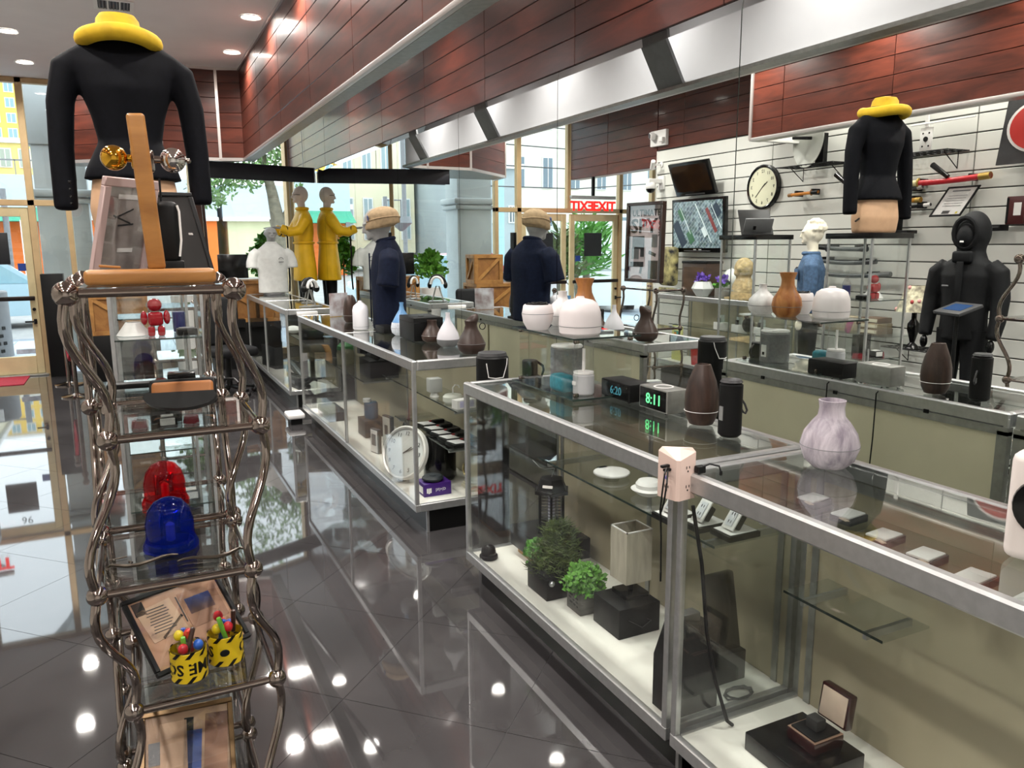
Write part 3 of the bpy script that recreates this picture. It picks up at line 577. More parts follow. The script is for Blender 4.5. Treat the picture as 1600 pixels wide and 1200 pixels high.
for x, y in hexa(.06): O('post', MB().bb(x-.004, x+.004, y-.004, y+.004, .045, .185), BLACK, t)
for k in range(9): O('grille_bar', MB().tube([(x*.95, y*.95, .055+k*.0145) for x, y in hexa(.06)], .0018, 5, True), DKGREY, t)
O('tube_lamp', MB().cyl((0, 0, .045), .016, .14, 16), pm('uv_tube', '#c8c8d8', .2), t); O('hanging_wire', MB().tube([(.0, 0, .255), (.02, .01, .29), (-.02, .03, .285), (-.05, .02, .30), (-.07, .05, .33)], .0016, 5), ALU, t)
O('maker_plate', MB().box((-.045, -.045, .226), (.045, .004, .012), rot=(-.5, 0, -.78)), SILVER, t)
def leafcloud(n, cx, cz, R, sc, up=.5, seed=1, thin=1.0):
    rnd = random.Random(seed); mb = MB()
    for k in range(n):
        a = rnd.uniform(0, 2*PI); e = rnd.uniform(-.25, 1.5); r = R*rnd.uniform(.45, 1)
        p = Vector((cx[0]+sc[0]*r*math.cos(a)*math.cos(e), cx[1]+sc[1]*r*math.sin(a)*math.cos(e), cz+sc[2]*r*math.sin(e)))
        d = Vector((rnd.uniform(-1, 1), rnd.uniform(-1, 1), rnd.uniform(-.2, 1))).normalized(); w = d.orthogonal().normalized(); L = up*rnd.uniform(.7, 1.3)
        mb.quad(p, p+d*L*.5+w*L*.32*thin, p+d*L, p+d*L*.5-w*L*.32*thin)
    return mb
LEAF = pm('leaf_green', '#4f8c2c', .5, noise=.35, nscale=25); LEAFD = pm('fern_dark_green', '#46551f', .6, noise=.45, nscale=25); LEAFL = pm('leaf_light', '#5d9434', .5, noise=.3, nscale=30)
t = thing('potted_fern', 'dark bushy fern in a black trough planter', 'plant', (1.40, 2.58, ZD)); O('trough', MB().bb(0, .13, 0, .17, 0, .10, .004).bb(-.006, .136, -.006, .176, .09, .105, .003), BLACK, t); O('fern_fronds', leafcloud(3200, (.085, .10), .10, .11, (1.0, 1.1, 1.1), .036, 3, .14), LEAFD, t); O('tall_frond', leafcloud(2200, (.13, .13), .15, .10, (.8, .9, 1.3), .036, 13, .14), LEAFD, t); O('green_sprigs', leafcloud(420, (.05, .17), .13, .06, (1, 1, 1), .024, 5), LEAF, t); O('lamp_stud', MB().sph((.02, -.006, .075), .012), ALU, t)
t = thing('potted_herb', 'bright green leafy plant in grey wooden crate pot', 'plant', (1.455, 2.41, ZD)); O('crate_pot', MB().bb(0, .105, 0, .105, 0, .09, .003), pm('grey_weathered_wood', '#55534f', .7, noise=.25, nscale=10, stretch=(1, 1, 6)), t); O('leaves', leafcloud(1100, (.05, .05), .10, .088, (1, 1, .95), .022, 8), LEAFL, t); O('inner_leaves', leafcloud(600, (.05, .05), .09, .065, (1, 1, .9), .022, 9), LEAF, t)
for k, (yy, zz, w) in enumerate(((.075, .066, .03), (.035, .062, .03), (.078, .052, .016), (.052, .048, .012), (.028, .046, .014), (.07, .034, .02), (.045, .032, .014), (.025, .03, .01))): O('printed_mark', MB().box((-.0004, yy, zz), (.0012, w, .007)), BLACK, t)
t = thing('display_block', 'large black display cube under the small shaded lamp', 'block', (1.485, 2.19, ZD)); O('block', MB().bb(0, .18, 0, .175, 0, .115, .003), BLACK, t); O('cord_scribble', MB().tube([(.04, -.003, .07), (.07, -.003, .05), (.10, -.003, .03), (.14, -.003, .05), (.12, -.003, .06)], .0015, 5), DKGREY, t)
t = thing('table_lamp', 'small lamp with tall rectangular linen shade on a black cube', 'lamp', (1.60, 2.29, ZD+.115)); O('base', MB().bb(-.05, .05, -.05, .05, 0, .02, .003), BLACKG, t); O('stem', MB().bb(-.007, .007, -.007, .007, .02, .09), BLACK, t)
LINEN = pm('linen', '#bdb6a6', .8, noise=.12, nscale=40, stretch=(1, 1, .2))
O('shade', MB().bb(-.056, -.053, -.05, .05, .065, .265).bb(.053, .056, -.05, .05, .065, .265).bb(-.056, .056, -.053, -.05, .065, .265).bb(-.056, .056, .05, .053, .065, .265), LINEN, t)
O('shade_rim', MB().bb(-.057, -.052, -.054, .054, .263, .267).bb(.052, .057, -.054, .054, .263, .267).bb(-.057, .057, -.054, -.049, .263, .267).bb(-.057, .057, .049, .054, .263, .267), WHITE, t); O('power_cord', MB().tube([(-.04, -.04, .01), (-.06, -.06, .0), (-.075, -.075, -.02), (-.08, -.09, -.06)], .002, 5), BLACK, t)
t = thing('black_case', 'tall slanted black case at the near end of plant counter', 'case', (1.36, 1.715, ZD)); O('shell', MB().prism([(0, 0), (.17, 0), (.17, .26), (.05, .30), (0, .17)], .10, M=basis((0, .10, 0), (1, 0, 0), (0, 0, 1), (0, -1, 0))), BLACK, t); O('handle_tab', MB().bb(.06, .12, .03, .07, .28, .31, .004), DKGREY, t)
t = thing('office_phone', 'black device on stand behind the slanted black case', 'device', (1.60, 1.80, ZD)); O('stand', MB().bb(0, .12, 0, .1, 0, .1), BLACK, t); O('screen', MB().box((.06, .06, .22), (.12, .03, .26), .01, rot=(-.2, 0, 0)), BLACKG, t)
single('coiled_cable', MB().tube([(.05*math.cos(a*.7)*(1+.1*math.sin(a)), .03*math.sin(a*.7), .008+.004*math.sin(a*1.7)) for a in range(30)], .0032, 6), DKGREY, 'coil of dark cable lying on the white deck', 'cable', (1.63, 1.73, ZD))
t = thing('round_light_panel', 'flat round white light panel on the upper shelf', 'light', (1.60, 2.43, .70)); O('disc', MB().cyl((0, 0, .012), .07, .01, 36, bev=.003), WHITE, t); O('clip', MB().bb(-.02, .02, .055, .075, .004, .022), BLACK, t); O('foot_ring', MB().cyl((0, 0, 0), .03, .012, 20), MIDGREY, t)
t = thing('dish_light', 'white double dish ceiling light on the upper shelf', 'light', (1.60, 2.19, .70)); O('lower_dish', MB().lathe([(0, 0), (.035, 0), (.06, .018), (.064, .022), (.05, .026), (0, .026)], 32), WHITE, t); O('upper_dome', MB().lathe([(.045, .026), (.047, .04), (.038, .052), (0, .056)], 32), WHITE, t)
def tray(label, x, y, rz=.0, wide=False):
    t = thing('outlet_tray', label, 'outlet', (x, y, .70), rz); O('tray', MB().bb(-.06, .06, -.045, .045, 0, .018, .002).bb(-.054, .054, -.039, .039, .016, .019), BLACK, t); O('foam', MB().bb(-.052, .052, -.038, .038, .018, .0205), WHITE, t)
    M_ = TR(-.01, 0, .056, ry=-.95); O('outlet_plate', MB().box((0, 0, 0), (.075, .05, .006), .002, M=M_), WHITE, t); O('socket_face', MB().box((-.0, 0, .004), (.055, .028, .004), .001, M=M_), pm('socket_white', '#d8dbe2', .4), t)
    for a in (-.014, .012): O('slot', MB().box((a, -.005, .0066), (.009, .002, .001), M=M_).box((a, .005, .0066), (.009, .002, .001), M=M_), BLACK, t)
    O('back_box', MB().box((.0, 0, -.018), (.05, .034, .03), .003, M=M_), BLACK, t); return t
tray('white wall outlet on black tray, far one behind the post', 1.53, 1.95, 0); tray('white wall outlet on black tray, middle one on the shelf', 1.565, 1.845, 0); tray('white slider outlet on black tray, nearest one on the shelf', 1.60, 1.745, 0)
# outlet extender and cables on the counter corner
t = thing('outlet_extender', 'pinkish white wedge outlet extender on the counter corner', 'outlet extender', (1.290, 1.642, .90), .92); t.scale = (.9, .9, .95)
PINKW = pm('warm_white_plastic', '#d9bfb4', .4)
sh = bmesh.new(); fp_ = [(.0, -.055), (-.046, -.010), (-.046, .002), (.0, .055)]; lo = [sh.verts.new((x, y, 0)) for x, y in fp_]; mi = [sh.verts.new((x, y, .118 if x < -.01 else .135)) for x, y in fp_]; hi = [sh.verts.new((x*.35+.0, y*.8, .147)) for x, y in fp_]
for A_, B_ in ((lo, mi), (mi, hi)):
    for k in range(4): sh.faces.new((A_[k], A_[(k+1) % 4], B_[(k+1) % 4], B_[k]))
sh.faces.new(lo[::-1]); sh.faces.new(hi); bmesh.ops.recalc_face_normals(sh, faces=sh.faces); O('shell', MB().add(sh), PINKW, t, smooth=False)
def sock(c, r, u):
    r = Vector(r).normalized(); u = Vector(u); n = r.cross(u); M_ = basis(Vector(c)+n*.0006, r, u, n)
    O('socket', MB().box((-.006, .004, 0), (.0025, .008, .001), M=M_).box((.006, .004, 0), (.0025, .007, .001), M=M_).box((0, -.007, 0), (.005, .005, .001), .0015, 1, M=M_), BLACK, t)
rr = (.046, -.045, 0); r2 = (-.046, -.053, 0)
for z in (.09, .035): sock((-.023, -.0325, z), rr, (0, 0, 1))
sock((-.023, .0285, .032), r2, (0, 0, 1)); O('brand_dot', MB().sph((-.0235, .029, .062), .006, (.4, 1, 1), 10, 6), pm('dot_violet', '#8a7fc0', .4), t)
for z, s_ in ((.098, .008), (.088, .0)): O('usb_plug', MB().box((-.034, .026+s_, z), (.03, .012, .008), .002, rot=(0, 0, -.87)), BLACK, t)
O('usb_cable', MB().tube([(-.045, .03, .095), (-.07, .035, .085), (-.08, .04, .04), (-.068, .045, -.02), (-.07, .04, -.10), (-.072, .038, -.20)], .0026, 6), BLACK, t); O('usb_cable', MB().tube([(-.045, .026, .088), (-.075, .028, .06), (-.07, .035, .0), (-.066, .043, -.03), (-.07, .041, -.08)], .0026, 6), BLACK, t); O('cable_end', MB().box((-.072, .038, -.215), (.012, .006, .03), .002), BLACK, t)
single('extension_cable', MB().tube([(1.36, 1.655, .86), (1.37, 1.62, .70), (1.38, 1.60, .5), (1.42, 1.60, .34), (1.47, 1.60, .2), (1.50, 1.61, .172)], .0055, 8), BLACK, 'thick black cord hanging inside the nearest counter', 'cord')
single('charging_cable', MB().tube([(1.33, 1.60, .985), (1.35, 1.58, 1.0), (1.37, 1.565, .995), (1.372, 1.56, .98)], .0026, 6).box((1.335, 1.60, .982), (.025, .02, .02), .003).box((1.372, 1.56, .977), (.006, .006, .012), .001), BLACK, 'short black charging cable on the counter frame corner', 'cable')
# ---- inside the nearest counter
single('display_block', MB().bb(0, .22, 0, .22, 0, .055, .003), BLACKG, 'glossy black display block under the open ring box', 'block', (1.46, 1.295, ZD))
t = thing('ring_box', 'open dark red ring box with cream satin lining', 'ring box', (1.60, 1.395, ZD+.055), .0)
MAH = pm('mahogany_lacquer', '#33100f', .2, coat=.5); SATIN = pm('satin_cream', '#d8c3b0', .4, noise=.08)
O('base', MB().bb(-.055, .055, -.05, .05, 0, .035, .004), MAH, t); O('gold_line', MB().bb(-.0535, .0535, -.0485, .0485, .035, .0365), pm('gilt', '#caa58f', .3, .6), t); O('pad', MB().bb(-.048, .048, -.043, .043, .036, .042, .003), BLACK, t); O('ring_slot', MB().bb(-.018, .018, -.02, .02, .042, .075, .004), pm('charcoal_foam', '#2b2a29', .8), t)
M_ = TR(.058, 0, .04, ry=.14)
O('lid', MB().box((.014, 0, .05), (.028, .10, .10), .005, M=M_), MAH, t); O('lid_lining', MB().box((-.0005, 0, .05), (.004, .084, .084), .001, M=M_), SATIN, t)
for k, (x, y, l) in enumerate(((1.72, 1.56, 'farthest'), (1.70, 1.42, 'second farthest'), (1.655, 1.27, 'third'), (1.635, 1.14, 'fourth'), (1.62, 1.01, 'fifth'), (1.61, .88, 'nearest'))):
    t = thing('foam_pad_box', 'grey tray with white foam under the top glass, %s of the row' % l, 'tray', (x, y, .835), .12, 'foam pad trays in the nearest counter'); O('tray', MB().bb(-.04, .04, -.032, .032, 0, .02, .002), DKGREY, t); O('foam_sheet', MB().box((-.004, 0, .022), (.074, .056, .006), .002), WHITE, t); O('tab', MB().box((-.05, -.02, .02), (.02, .02, .002), rot=(.2, .2, 0)), SATIN, t)
t = thing('bookshelf_speaker', 'white speaker with black cone cut by the right picture edge', 'speaker', (1.585, .84, ZT), .25); O('cabinet', MB().bb(-.08, .08, -.07, .07, 0, .215, .02, 3), pm('speaker_white', '#dcd2cd', .4), t); O('cone', MB().lathe([(0, .004), (.03, .0), (.055, .006), (.058, .0), (.058, -.004)], 28, M=TR(-.082, 0, .115, ry=-PI/2)), BLACKG, t)
# ---- inside the long counter
t = thing('wall_clock', 'big white rimmed clock leaning inside the long counter', 'clock', (1.43, 4.42, ZD)); CM = TR(0, 0, .168, rz=math.radians(-58)) @ TR(rx=math.radians(70))
def clockface(t, M_, R, rim, facem, numm, hands, rimw=.02, mirror=False, h=.03):
    O('rim', MB().lathe([(R-rimw, h), (R-rimw*.5, h+.006), (R, h), (R, 0), (0, 0)], 40, M=M_), rim, t); O('face', MB().cyl((0, 0, 0), R-rimw+.001, h-.006, 40), facem, t, M=M_)
    for k in range(12):
        a = k*PI/6; r = (R-rimw)*.80; up = M_.to_3x3() @ Vector((0, 1, 0)); ri = M_.to_3x3() @ Vector((1, 0, 0))
        text(t, 'numeral', str(12 if k == 0 else k), R*.21, numm, M_ @ Vector((r*math.sin(a), r*math.cos(a), h-.0045)), ri, up)
    for nm, ang, L, w in hands: O(nm, MB().box((0, L*.4, h-.003), (w, L, .002), .0005, 1), numm, t, M=M_ @ TR(rz=-ang))
clockface(t, CM, .165, pm('clock_rim_white', '#d9d7d2', .3), pm('clock_face_pale', '#d5d8d6', .5, noise=.04), DKGREY, (('hour_hand', .9, .07, .006), ('minute_hand', 1.1, .11, .004)))
O('prop_stand', MB().prism([(0, 0), (.09, 0), (.02, .1)], .05, M=basis((-.06, .0, 0), (.35, .93, 0), (0, 0, 1), (.93, -.35, 0))), DKGREY, t)
t = thing('gadget_carton', 'purple carton with white bars near the counter corner', 'box', (1.405, 4.045, ZD)); PUR = pm('purple_print', '#3d1470', .45, noise=.08)
O('carton', MB().bb(0, .165, 0, .125, 0, .075, .002), PUR, t); O('logo_bars', MB().bb(.016, .024, -.0012, 0, .022, .05).bb(.026, .034, -.0012, 0, .018, .05).bb(.036, .044, -.0012, 0, .022, .05), WHITE, t); text(t, 'box_lettering', '|X|+|D', .022, WHITE, (.10, -.0012, .037), (1, 0, 0), (0, 0, 1)); O('side_label', MB().bb(-.0012, 0, .02, .105, .015, .055), WHITE, t)
single('smart_puck', MB().cyl((0, 0, 0), .062, .032, 32, bev=.012).cyl((0, 0, .032), .02, .002, 16), pm('puck_black', '#1c2228', .5), 'round black puck gadget on top of the purple carton', 'gadget', (1.48, 4.105, ZD+.075))
single('black_canister', MB().lathe([(0, 0), (.085, 0), (.10, .02), (.10, .16), (.085, .25), (.088, .28), (0, .285)], 32), BLACKG, 'glossy black canister behind the big white clock', 'canister', (1.62, 4.36, ZD))
t = thing('mantel_clock', 'cream mantel clock with round dial in the long counter', 'clock', (1.735, 4.085, ZD)); CRM = pm('cream_resin', '#c9c4ae', .5, noise=.06)
O('stepped_base', MB().bb(-.06, .06, -.07, .07, 0, .02, .003).bb(-.053, .053, -.06, .06, .02, .035, .003).bb(-.045, .045, -.05, .05, .035, .05, .003), CRM, t); O('case', MB().loft([(0, 0, .05, .04, .045), (0, 0, .12, .05, .055), (0, 0, .18, .04, .045), (0, 0, .22, .02, .02)], 20), CRM, t)
clockface(t, TR(-.045, 0, .12, rz=-PI/2) @ TR(rx=PI/2), .042, pm('brass_ring', '#a89a6c', .3, .7), pm('dial_tan', '#b8ad8a', .5), BLACK, (('hour_hand', 2.2, .016, .003), ('minute_hand', 5.2, .024, .002)), .008, h=.012)
# upper shelf
t = thing('bell_lamp', 'white round lamp with curved stem on the long counter shelf', 'lamp', (1.66, 4.22, .66)); O('drum', MB().cyl((0, 0, 0), .06, .05, 30, bev=.012), pm('drum_white', '#dfe0d6', .4), t); O('curved_stem', MB().tube([(0, 0, .05), (0, 0, .09), (.015, 0, .105), (.035, 0, .10), (.042, 0, .085)], .004, 7), WHITE, t)
t = thing('outlet_cube', 'white angled outlet cube on the long counter shelf', 'outlet', (1.66, 4.06, .66), .2); O('shell', MB().prism([(-.06, -.03), (.06, -.04), (.06, .04), (-.06, .03)], .05), WHITE, t); O('face', MB().box((0, -.036, .027), (.09, .004, .036), .002, rot=(0, 0, -.08)), pm('outlet_lilac', '#c9c6e2', .4), t)
for a in (-.02, .02): O('slot', MB().box((a, -.0385, .027), (.004, .001, .009)), BLACK, t)
t = thing('web_camera', 'pale grey box camera on stand on the long counter shelf', 'camera', (1.63, 4.45, .66)); O('box', MB().bb(-.04, .04, -.035, .035, .03, .115, .004), pm('cam_grey', '#bdbdbb', .5), t); O('foot', MB().cyl((0, 0, 0), .03, .03, 20, r2=.02), WHITE, t)
for k, (y, l) in enumerate(((4.075, 'nearest'), (4.09, 'second'))):
    single('bottle_stick', MB().cyl((0, 0, 0), .008, .10+.01*k, 12, bev=.002), BLACK, 'thin black stick gadget standing on the shelf end, %s one' % l, 'gadget', (1.745+.02*k, 4.02+.03*k, .66))
# lower shelf with boxed gadgets
GB = [BLACK, pm('box_red', '#8e1f26', .4), pm('box_white', '#d8d8d8', .4)]
for k, (y, nm) in enumerate(((4.07, 'nearest'), (4.20, 'second'), (4.33, 'third'), (4.46, 'fourth'), (4.60, 'farthest'))):
    t = thing('gadget_tray', 'black tray of small red and white gadgets, %s on lower shelf' % nm, 'tray', (1.67, y, .44), .1); O('tray', MB().bb(-.10, .10, -.055, .055, 0, .02, .002), BLACK, t); O('card', MB().box((-.05, 0, .023), (.085, .09, .003), rot=(.0, .06, .1)), GB[2], t); O('gadget', MB().box((.03, -.01, .031), (.08, .03, .018), .003), GB[0], t); O('red_strap', MB().box((.03, .03, .026), (.09, .014, .008), .003), GB[1], t)
def darkbox(name, label, cat, loc, d, m=BLACK, rz=0, extra=()):
    t = thing(name, label, cat, loc, rz); O('body', MB().box((0, 0, d[2]/2), d, .004), m, t)
    for n, mm, c, dd in extra: O(n, MB().box(c, dd, .001, 1), mm, t)
    return t
darkbox('framed_card', 'white framed card standing at front of long counter', 'frame', (1.44, 5.12, ZD), (.03, .10, .17), DKGREY, .25, (('card', WHITE, (-.016, 0, .085), (.003, .085, .155)), ('print', MIDGREY, (-.018, 0, .095), (.002, .055, .08))))
darkbox('framed_card', 'taller card with ring picture behind the front card', 'frame', (1.56, 5.22, ZD), (.03, .12, .23), DKGREY, .2, (('card', pm('card_grey', '#bcbdb6', .5), (-.016, 0, .12), (.003, .10, .20)), ('ring_print', DKGREY, (-.018, 0, .13), (.002, .045, .07))))
darkbox('display_block', 'black display block carrying the blue jar', 'block', (1.56, 5.65, ZD), (.16, .2, .13), DKGREY)
vase('blue_jar', 'blue translucent jar on a black block in long counter', 'jar', (1.56, 5.65, ZD+.13), [(0, 0), (.05, 0), (.052, .02), (.052, .11), (.04, .125), (0, .127)], pm('blue_smoke', '#4a6e8c', .2, coat=.3), None, None, (('white_cap', WHITE, MB().cyl((-.03, 0, .125), .03, .025, 20)),))
darkbox('display_block', 'long low black block at the far end of long counter', 'block', (1.44, 6.42, ZD), (.15, .42, .075), DKGREY)
darkbox('display_block', 'black display box on shelf under tilted phone', 'block', (1.66, 5.75, .60), (.22, .3, .13), BLACK)
single('tilted_phone', MB().box((0, 0, 0), (.09, .012, .16), .004), BLACKG, 'black phone tilted on a display box', 'phone', (1.62, 5.58, .81), rot=(.5, .5, .3))
darkbox('gun_camera', 'dark bulky camera on the long counter upper shelf', 'camera', (1.68, 5.95, .73), (.12, .2, .07), BLACKG, .2, (('lens', DKGREY, (-.08, .04, .04), (.06, .05, .05)), ('grip', BLACK, (0, .08, -.0), (.05, .05, .05))))
t = thing('green_toy', 'green capped canvas bag toy on the long counter shelf', 'toy', (1.58, 6.45, .60)); O('canvas_bag', MB().loft([(0, 0, 0, .07, .08), (0, 0, .08, .075, .085), (0, 0, .13, .06, .07)], 16), pm('canvas_khaki', '#7d7a68', .8, noise=.15), t); O('green_cap', MB().lathe([(.07, .12), (.066, .15), (.04, .175), (0, .182)], 20), pm('toy_green', '#3d7a45', .5), t)
single('wooden_horse', MB().loft([(0, 0, 0, .03, .03), (0, 0, .06, .026, .026), (-.01, 0, .10, .03, .022), (-.03, 0, .13, .03, .02), (-.05, 0, .135, .014, .014)], 12), pm('tan_wood', '#b08450', .5, noise=.2), 'small tan wooden animal head on the shelf', 'figurine', (1.50, 6.72, .60))
darkbox('tablet_box', 'pale blue flat tablet on the shelf beside the tan figurine', 'tablet', (1.58, 6.86, .78), (.16, .1, .012), pm('tablet_blue', '#8fa4b4', .3), .1, (('stand', DKGREY, (0, 0, -.09), (.05, .05, .17)),))
single('spot_camera', MB().lathe([(0, 0), (.055, .01), (.06, .03), (.04, .08), (.03, .1), (0, .1)], 20, M=TR(rx=1.2)), BLACKG, 'shiny black dome camera hanging under the shelf', 'camera', (1.60, 4.86, .38))
# ---- inside the farthest counter
for k, (x, y, z, d, l) in enumerate(((1.5, 7.95, ZD, (.2, .3, .12), 'near end deck'), (1.62, 8.5, ZD, (.25, .4, .2), 'middle of deck'), (1.55, 9.5, ZD, (.3, .5, .25), 'far end deck'), (1.65, 8.1, .62, (.15, .25, .1), 'upper shelf near end'), (1.65, 9.6, .62, (.2, .3, .16), 'upper shelf far end'))):
    darkbox('gadget_case', 'dark gadget case in the farthest counter, %s' % l, 'case', (x, y, z), d, BLACK if k % 2 else DKGREY, .15, (('front_label', SILVER if k == 1 else MIDGREY, (-d[0]/2-.001, 0, d[2]*.5), (.002, d[1]*.3, d[2]*.3)), ('lid', BLACKG, (0, 0, d[2]+.004), (d[0]*.95, d[1]*.95, .008))))
for k in range(4):
    single('knife_sheath', MB().box((0, 0, .02), (.05, .32, .03), .01, 2, rot=(.35, 0, .2)), pm('sheath_dark', '#20282a', .4), 'dark sheathed blade leaning in farthest counter, %s of four' % ('nearest', 'second', 'third', 'farthest')[k], 'blade', (1.46, 7.98+k*.12, ZD+.15))
single('white_cloth', MB().sph((0, 0, .05), .1, (.8, 1.3, .4), 14, 8), WCOT, 'folded white cloth on the farthest counter shelf', 'cloth', (1.58, 8.75, .62))

for k, (y, L_, l) in enumerate(((2.24, .42, 'straight one below the grey clock'), (2.50, .22, 'short coiled one below the black clock'), (4.62, .35, 'thin one behind the long counter'))):
    pts = [(1.80, y, ZT+.004), (1.832, y, ZT-.02), (1.838, y-.004, ZT-L_*.5), (1.836, y+.006, ZT-L_)]
    if k == 1: pts += [(1.838+.0, y+.02*math.sin(a*.8), ZT-L_+.02*math.cos(a*.8)) for a in range(9)]
    single('charger_lead', MB().tube(pts, .003, 6), BLACK, 'black cord hanging on staff side seen in mirror, %s' % l, 'cord')

t = thing('upright_black_board', 'narrow black upright board behind the navy shirt bust', 'board', (1.79, 5.80, ZT)); O('board', MB().bb(-.012, .012, -.035, .035, .02, .70, .003), BLACK, t); O('foot', MB().bb(-.025, .025, -.07, .07, 0, .02, .003), BLACK, t)
# ================================================================== THINGS ON THE CHROME RACKS
PINE = woodmat('amber_pine', '#8a5a26', '#a8743a', .42, .15, .03, (2, 8, 8))
t = thing('wooden_stand', 'amber wooden upright stand on the nearest chrome rack', 'stand', (.048, 2.0, 1.494))
O('base_bar', MB().bb(-.138, .138, -.03, .035, 0, .034, .01, 3), PINE, t); O('post', MB().box((0, 0, 0), (.038, .022, .345), .007, 3, M=TR(.004, .01, .205, rx=.03, ry=-.055)), PINE, t); O('peg', MB().box((-.085, .03, .04), (.045, .012, .006), .002, rot=(0, .1, .2)), PINE, t)
GOLDM = pm('polished_gold', '#e0a93a', .08, 1)
t = thing('ball_tap', 'gold and chrome ball ornament behind the wooden upright', 'ornament', (.05, 2.06, 1.494))
O('stem', MB().cyl((0, 0, 0), .006, .27, 12), CHROME, t)
O('gold_ball', MB().sph((-.058, 0, .285), .0285, u=24, v=16), GOLDM, t); O('silver_ball', MB().sph((.066, 0, .284), .0285, u=24, v=16), pm('mirror_chrome', '#d5d0cc', .04, 1), t); O('gold_collar', MB().cyl((-.03, 0, .285), .009, .026, 14, TR(ry=PI/2)).box((-.012, 0, .287), (.022, .03, .05), .006), GOLDM, t); O('silver_collar', MB().cyl((.006, 0, .284), .009, .034, 14, TR(ry=PI/2)).box((.016, 0, .28), (.02, .03, .05), .006), CHROME, t); O('finial', MB().sph((.1, 0, .284), .006), CHROME, t)
def frame(name, label, BL, BR, up, h, bw, fm, pm_, dep=.014, extra=None, cat='frame', parts=()):
    BL, BR, up = Vector(BL), Vector(BR), Vector(up).normalized(); u = (BR-BL); L_ = u.length; u.normalize(); n = u.cross(up)
    t = thing(name, label, cat, BL); Mx = basis((0, 0, 0), u, up, n)
    for c, d in (((L_/2, bw/2, 0), (L_, bw, dep)), ((L_/2, h-bw/2, 0), (L_, bw, dep)), ((bw/2, h/2, 0), (bw, h-2*bw, dep)), ((L_-bw/2, h/2, 0), (bw, h-2*bw, dep))): O('frame_rail', MB().box(c, d, .002, 1, M=Mx), fm, t)
    O('print', MB().box((L_/2, h/2, -dep*.2), (L_-2*bw, h-2*bw, .003), M=Mx), pm_, t)
    for nm, m, c, d, rz in parts: O(nm, MB().box((0, 0, 0), d, .0008, 1, M=Mx @ TR(c[0]*L_, c[1]*h, -dep*.2+.0022, rz=rz)), m, t)
    O('glazing', MB().box((L_/2, h/2, dep*.25), (L_-2*bw, h-2*bw, .001), M=Mx), GCLR, t)
    return t, Mx
def ribmat(n, c1, c2, sc=3):
    return pm(n, c1, .5, col2=c2, nscale=sc)
CREAMP = pm('print_cream', '#c9a88c', .5, noise=.06); BRNP = ribmat('print_brown', '#5f3a2c', '#b08468', 6); BLUP = pm('print_blue', '#1d3f86', .4, noise=.2)
frame('tilted_photo_frame', 'pale pink-grey framed print tilted on the top rack shelf', (-.085, 2.10, 1.497), (.035, 2.23, 1.497), (.17, .0, .78), .25, .022, pm('frame_pinkgrey', '#b79f9c', .4, .2), pm('print_pale', '#b9b2ae', .4, col2='#6c605e', nscale=7), parts=(('headline', WHITE, (.5, .82), (.07, .012, .001), 0), ('wiring', DKGREY, (.45, .66), (.06, .004, .001), .4), ('wiring', DKGREY, (.42, .6), (.06, .004, .001), -.3), ('wiring', DKGREY, (.5, .55), (.05, .004, .001), .1), ('label_strip', WHITE, (.55, .3), (.05, .01, .001), 0)))
t = thing('black_handset', 'black telephone handset with pale edge beside wooden upright', 'handset', (.10, 2.17, 1.494)); O('body', MB().box((0, 0, .12), (.05, .04, .15), .014, 3), BLACK, t); O('pale_edge', MB().tube([(.022, -.02, .185), (.026, -.02, .17), (.026, -.02, .10), (.02, -.02, .06)], .003, 6), WHITE, t); O('foot', MB().bb(-.03, .03, -.02, .03, 0, .05, .004), BLACK, t); O('aerial', MB().cyl((-.012, 0, .19), .0025, .06, 8), BLACK, t)
t = thing('wood_lined_visor', 'black curved shell with tan wood lining on second rack tier', 'shell', (.098, 2.15, 1.163), -.15)
prof = [(.085*math.cos(a), .03*math.sin(a)) for a in [PI+k*PI/14 for k in range(15)]]
O('shell', MB().prism([(-.088, .0)]+[(x*1.0, -.0+y) for x, y in prof]+[(.088, 0), (.08, .012), (-.08, .012)], .045, M=basis((0, .0, .028), (1, 0, 0), (0, .35, .94), (0, -.94, .35))), BLACK, t)
O('tan_lining', MB().box((0, .03, .040), (.15, .02, .06), .016, 4, rot=(-.35, 0, 0)), pm('tan_lining', '#a96a35', .5), t); O('back_shell', MB().box((0, .044, .040), (.165, .018, .07), .016, 4, rot=(-.35, 0, 0)), BLACK, t)
t = thing('black_antenna_bar', 'long black T-shaped bar lying on the second tier', 'bar', (.08, 2.56, 1.163), -.06); O('bar', MB().bb(-.165, .165, -.02, .02, 0, .016, .004), BLACK, t); O('head', MB().box((.04, .02, .025), (.08, .06, .02), .004), BLACKG, t); O('cable', MB().tube([(.165, 0, .008), (.19, -.02, .01), (.2, -.05, .0)], .004, 6), BLACK, t)
